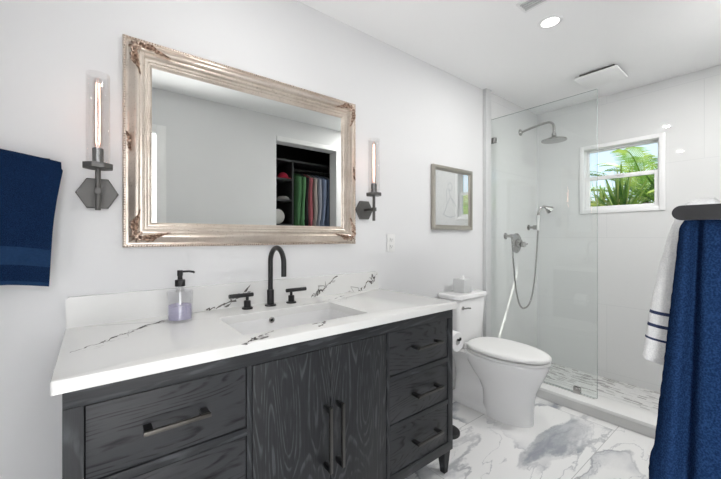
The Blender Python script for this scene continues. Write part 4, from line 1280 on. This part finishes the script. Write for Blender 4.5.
# ------------------------------------------------------------------ palms beyond the window
def leaf_mat(name, c1, c2):
    t = NT(name)
    nz = t.noise(t.obj(), 5, 3)
    c = t.mix(t.ss(nz, 0.35, 0.65), c1, c2)
    a = t.bsdf(c, 0.4, 0, 0.4)
    b = t.n('BsdfTranslucent', {'Color': c}).outputs[0]
    return t.done(t.n('MixShader', {0: 0.35, 1: a, 2: b}).outputs[0])
LM = [leaf_mat('palm_leaf_green', (0.20, 0.40, 0.05), (0.42, 0.56, 0.12)), leaf_mat('palm_leaf_yellow', (0.60, 0.62, 0.18), (0.36, 0.50, 0.10)), leaf_mat('palm_leaf_deep', (0.07, 0.20, 0.03), (0.20, 0.36, 0.05))]
bark = plain('palm_bark', (0.16, 0.12, 0.08), 0.9, vary=0.4, nscale=20, bump=0.6)
def frond(parent, base, az, elev, length, droop, width, nleaf, mat, rnd):
    mb = MB()
    P = []; p = Vector(base); e = elev
    n = nleaf
    d_ = Vector((math.cos(az), math.sin(az), 0))
    for i in range(n + 1):
        P.append(p.copy())
        p = p + (d_ * math.cos(e) + Vector((0, 0, 1)) * math.sin(e)) * (length / n)
        e -= droop / n * (0.4 + 1.2 * i / n)
    mb.tube(P, [0.012 * (1 - 0.8 * i / n) + 0.002 for i in range(n + 1)], 6)
    side = Vector((-math.sin(az), math.cos(az), 0))
    for i in range(3, n + 1):
        f = i / n
        t = (P[min(i + 1, n)] - P[max(i - 1, 0)]).normalized()
        ll = width * (math.sin(PI * (0.12 + 0.80 * f)) ** 0.8) * rnd.uniform(0.9, 1.1)
        for s_ in (-1, 1):
            out = (side * s_ * 0.85 + t * 0.6 + Vector((0, 0, 0.18))).normalized()
            q0 = P[i]; q1 = q0 + out * ll * 0.5 + Vector((0, 0, 0.01)); q2 = q0 + out * ll + Vector((0, 0, -0.20 * ll))
            w = t * 0.0075 + Vector((0, 0, 0.003))
            mb.add([q0 - w * 0.6, q0 + w * 0.6, q1 + w, q2, q1 - w], [(0, 1, 2, 4), (4, 2, 3)], 0, True)
    return mb.build('frond', mat, parent, angle=180, fix=False)
def palm(name, label, base, h, nfr, length, width, seed, mats, emin=0.2, emax=1.35):
    rnd = random.Random(seed)
    t = thing(name, label, 'palm', (base[0], base[1], -0.25), 'palms outside the window')
    top = (base[0], base[1], h)
    MB().tube([(base[0], base[1], -0.25), (base[0] + 0.02, base[1], h * 0.5), top], [0.07, 0.055, 0.05], 10).build('trunk', bark, t)
    for k in range(nfr):
        az = 2 * PI * k / nfr * 2.399 + rnd.uniform(-.2, .2)
        el = emin + (emax - emin) * ((k + 0.5) / nfr)
        frond(t, top, az, el, length * rnd.uniform(0.85, 1.1), rnd.uniform(0.9, 1.6), width, 38, mats[k % len(mats)], rnd)
    return t
palm('palm', 'yellow green palm at the left of the window view', (5.9, 0.18, 0), 1.25, 14, 0.85, 0.26, 8, [LM[1], LM[1], LM[0]], 0.3, 1.3)
palm('palm', 'tall palm with fronds arching into the upper window pane', (6.6, -0.30, 0), 1.72, 13, 1.15, 0.32, 13, [LM[0], LM[2]], 0.3, 1.4)
palm('palm', 'deep green palm standing farther back outside at the window right', (7.4, -0.62, 0), 1.75, 14, 1.2, 0.34, 21, [LM[2], LM[1]], 0.2, 1.3)
# spiky plants with long pointed leaves fanning up from a stem
def spiky(label, base, h, n, lmin, lmax, width, seed, mats):
    rnd = random.Random(seed)
    bp = thing('spiky_plant', label, 'plant', (base[0], base[1], -0.25), 'spiky plants outside the window')
    MB().tube([(base[0], base[1], -0.25), (base[0] + 0.01, base[1], h * 0.5), (base[0], base[1], h + 0.03)], [0.06, 0.05, 0.045], 10).build('stem', bark, bp)
    for k in range(n):
        az = k * 2.399 + rnd.uniform(-.2, .2)
        el = R(8 + 78 * ((k + 0.5) / n) ** 0.8)
        Lh = lmin + (lmax - lmin) * rnd.random()
        d = Vector((math.cos(az) * math.cos(el), math.sin(az) * math.cos(el), math.sin(el)))
        side = Vector((-math.sin(az), math.cos(az), 0)); nrm = side.cross(d).normalized()
        mb = MB(); LL = []
        for j in range(13):
            f = j / 12
            p = Vector((base[0], base[1], h)) + d * (Lh * f) + Vector((0, 0, -0.16 * Lh * f * f))
            w = width * (0.35 + 0.65 * math.sin(PI * min(1, 0.2 + 0.5 * f))) * (1 - f ** 2.2) + 0.001
            LL.append([p - side * w + nrm * w * 0.45, p, p + side * w + nrm * w * 0.45, p + nrm * 0.003])
        mb.rings(LL)
        mb.build('leaf', mats[k % len(mats)], bp, angle=180)
spiky('spiky plant with long green leaves fanning up in the middle of the window view', (5.35, -0.30, 0), 1.40, 44, 0.55, 0.92, 0.024, 4, [LM[0], LM[2], LM[0], LM[1]])
spiky('paler spiky plant fanning up behind at the left of the window view', (5.95, 0.08, 0), 1.42, 36, 0.5, 0.8, 0.022, 6, [LM[1], LM[0]])
spiky('spiky plant with deep green leaves at the right of the window view', (5.6, -0.72, 0), 1.5, 36, 0.5, 0.8, 0.022, 8, [LM[2], LM[0]])
palm('palm', 'pale yellow green palm outside that shows only in the small framed picture', (5.1, -1.55, 0), 1.25, 15, 0.95, 0.34, 31, [LM[1], LM[0]], 0.3, 1.3)
palm('palm', 'bushy green palm farther outside that shows only in the picture glass', (5.9, -2.2, 0), 1.5, 15, 1.2, 0.36, 37, [LM[0], LM[1]], 0.2, 1.3)
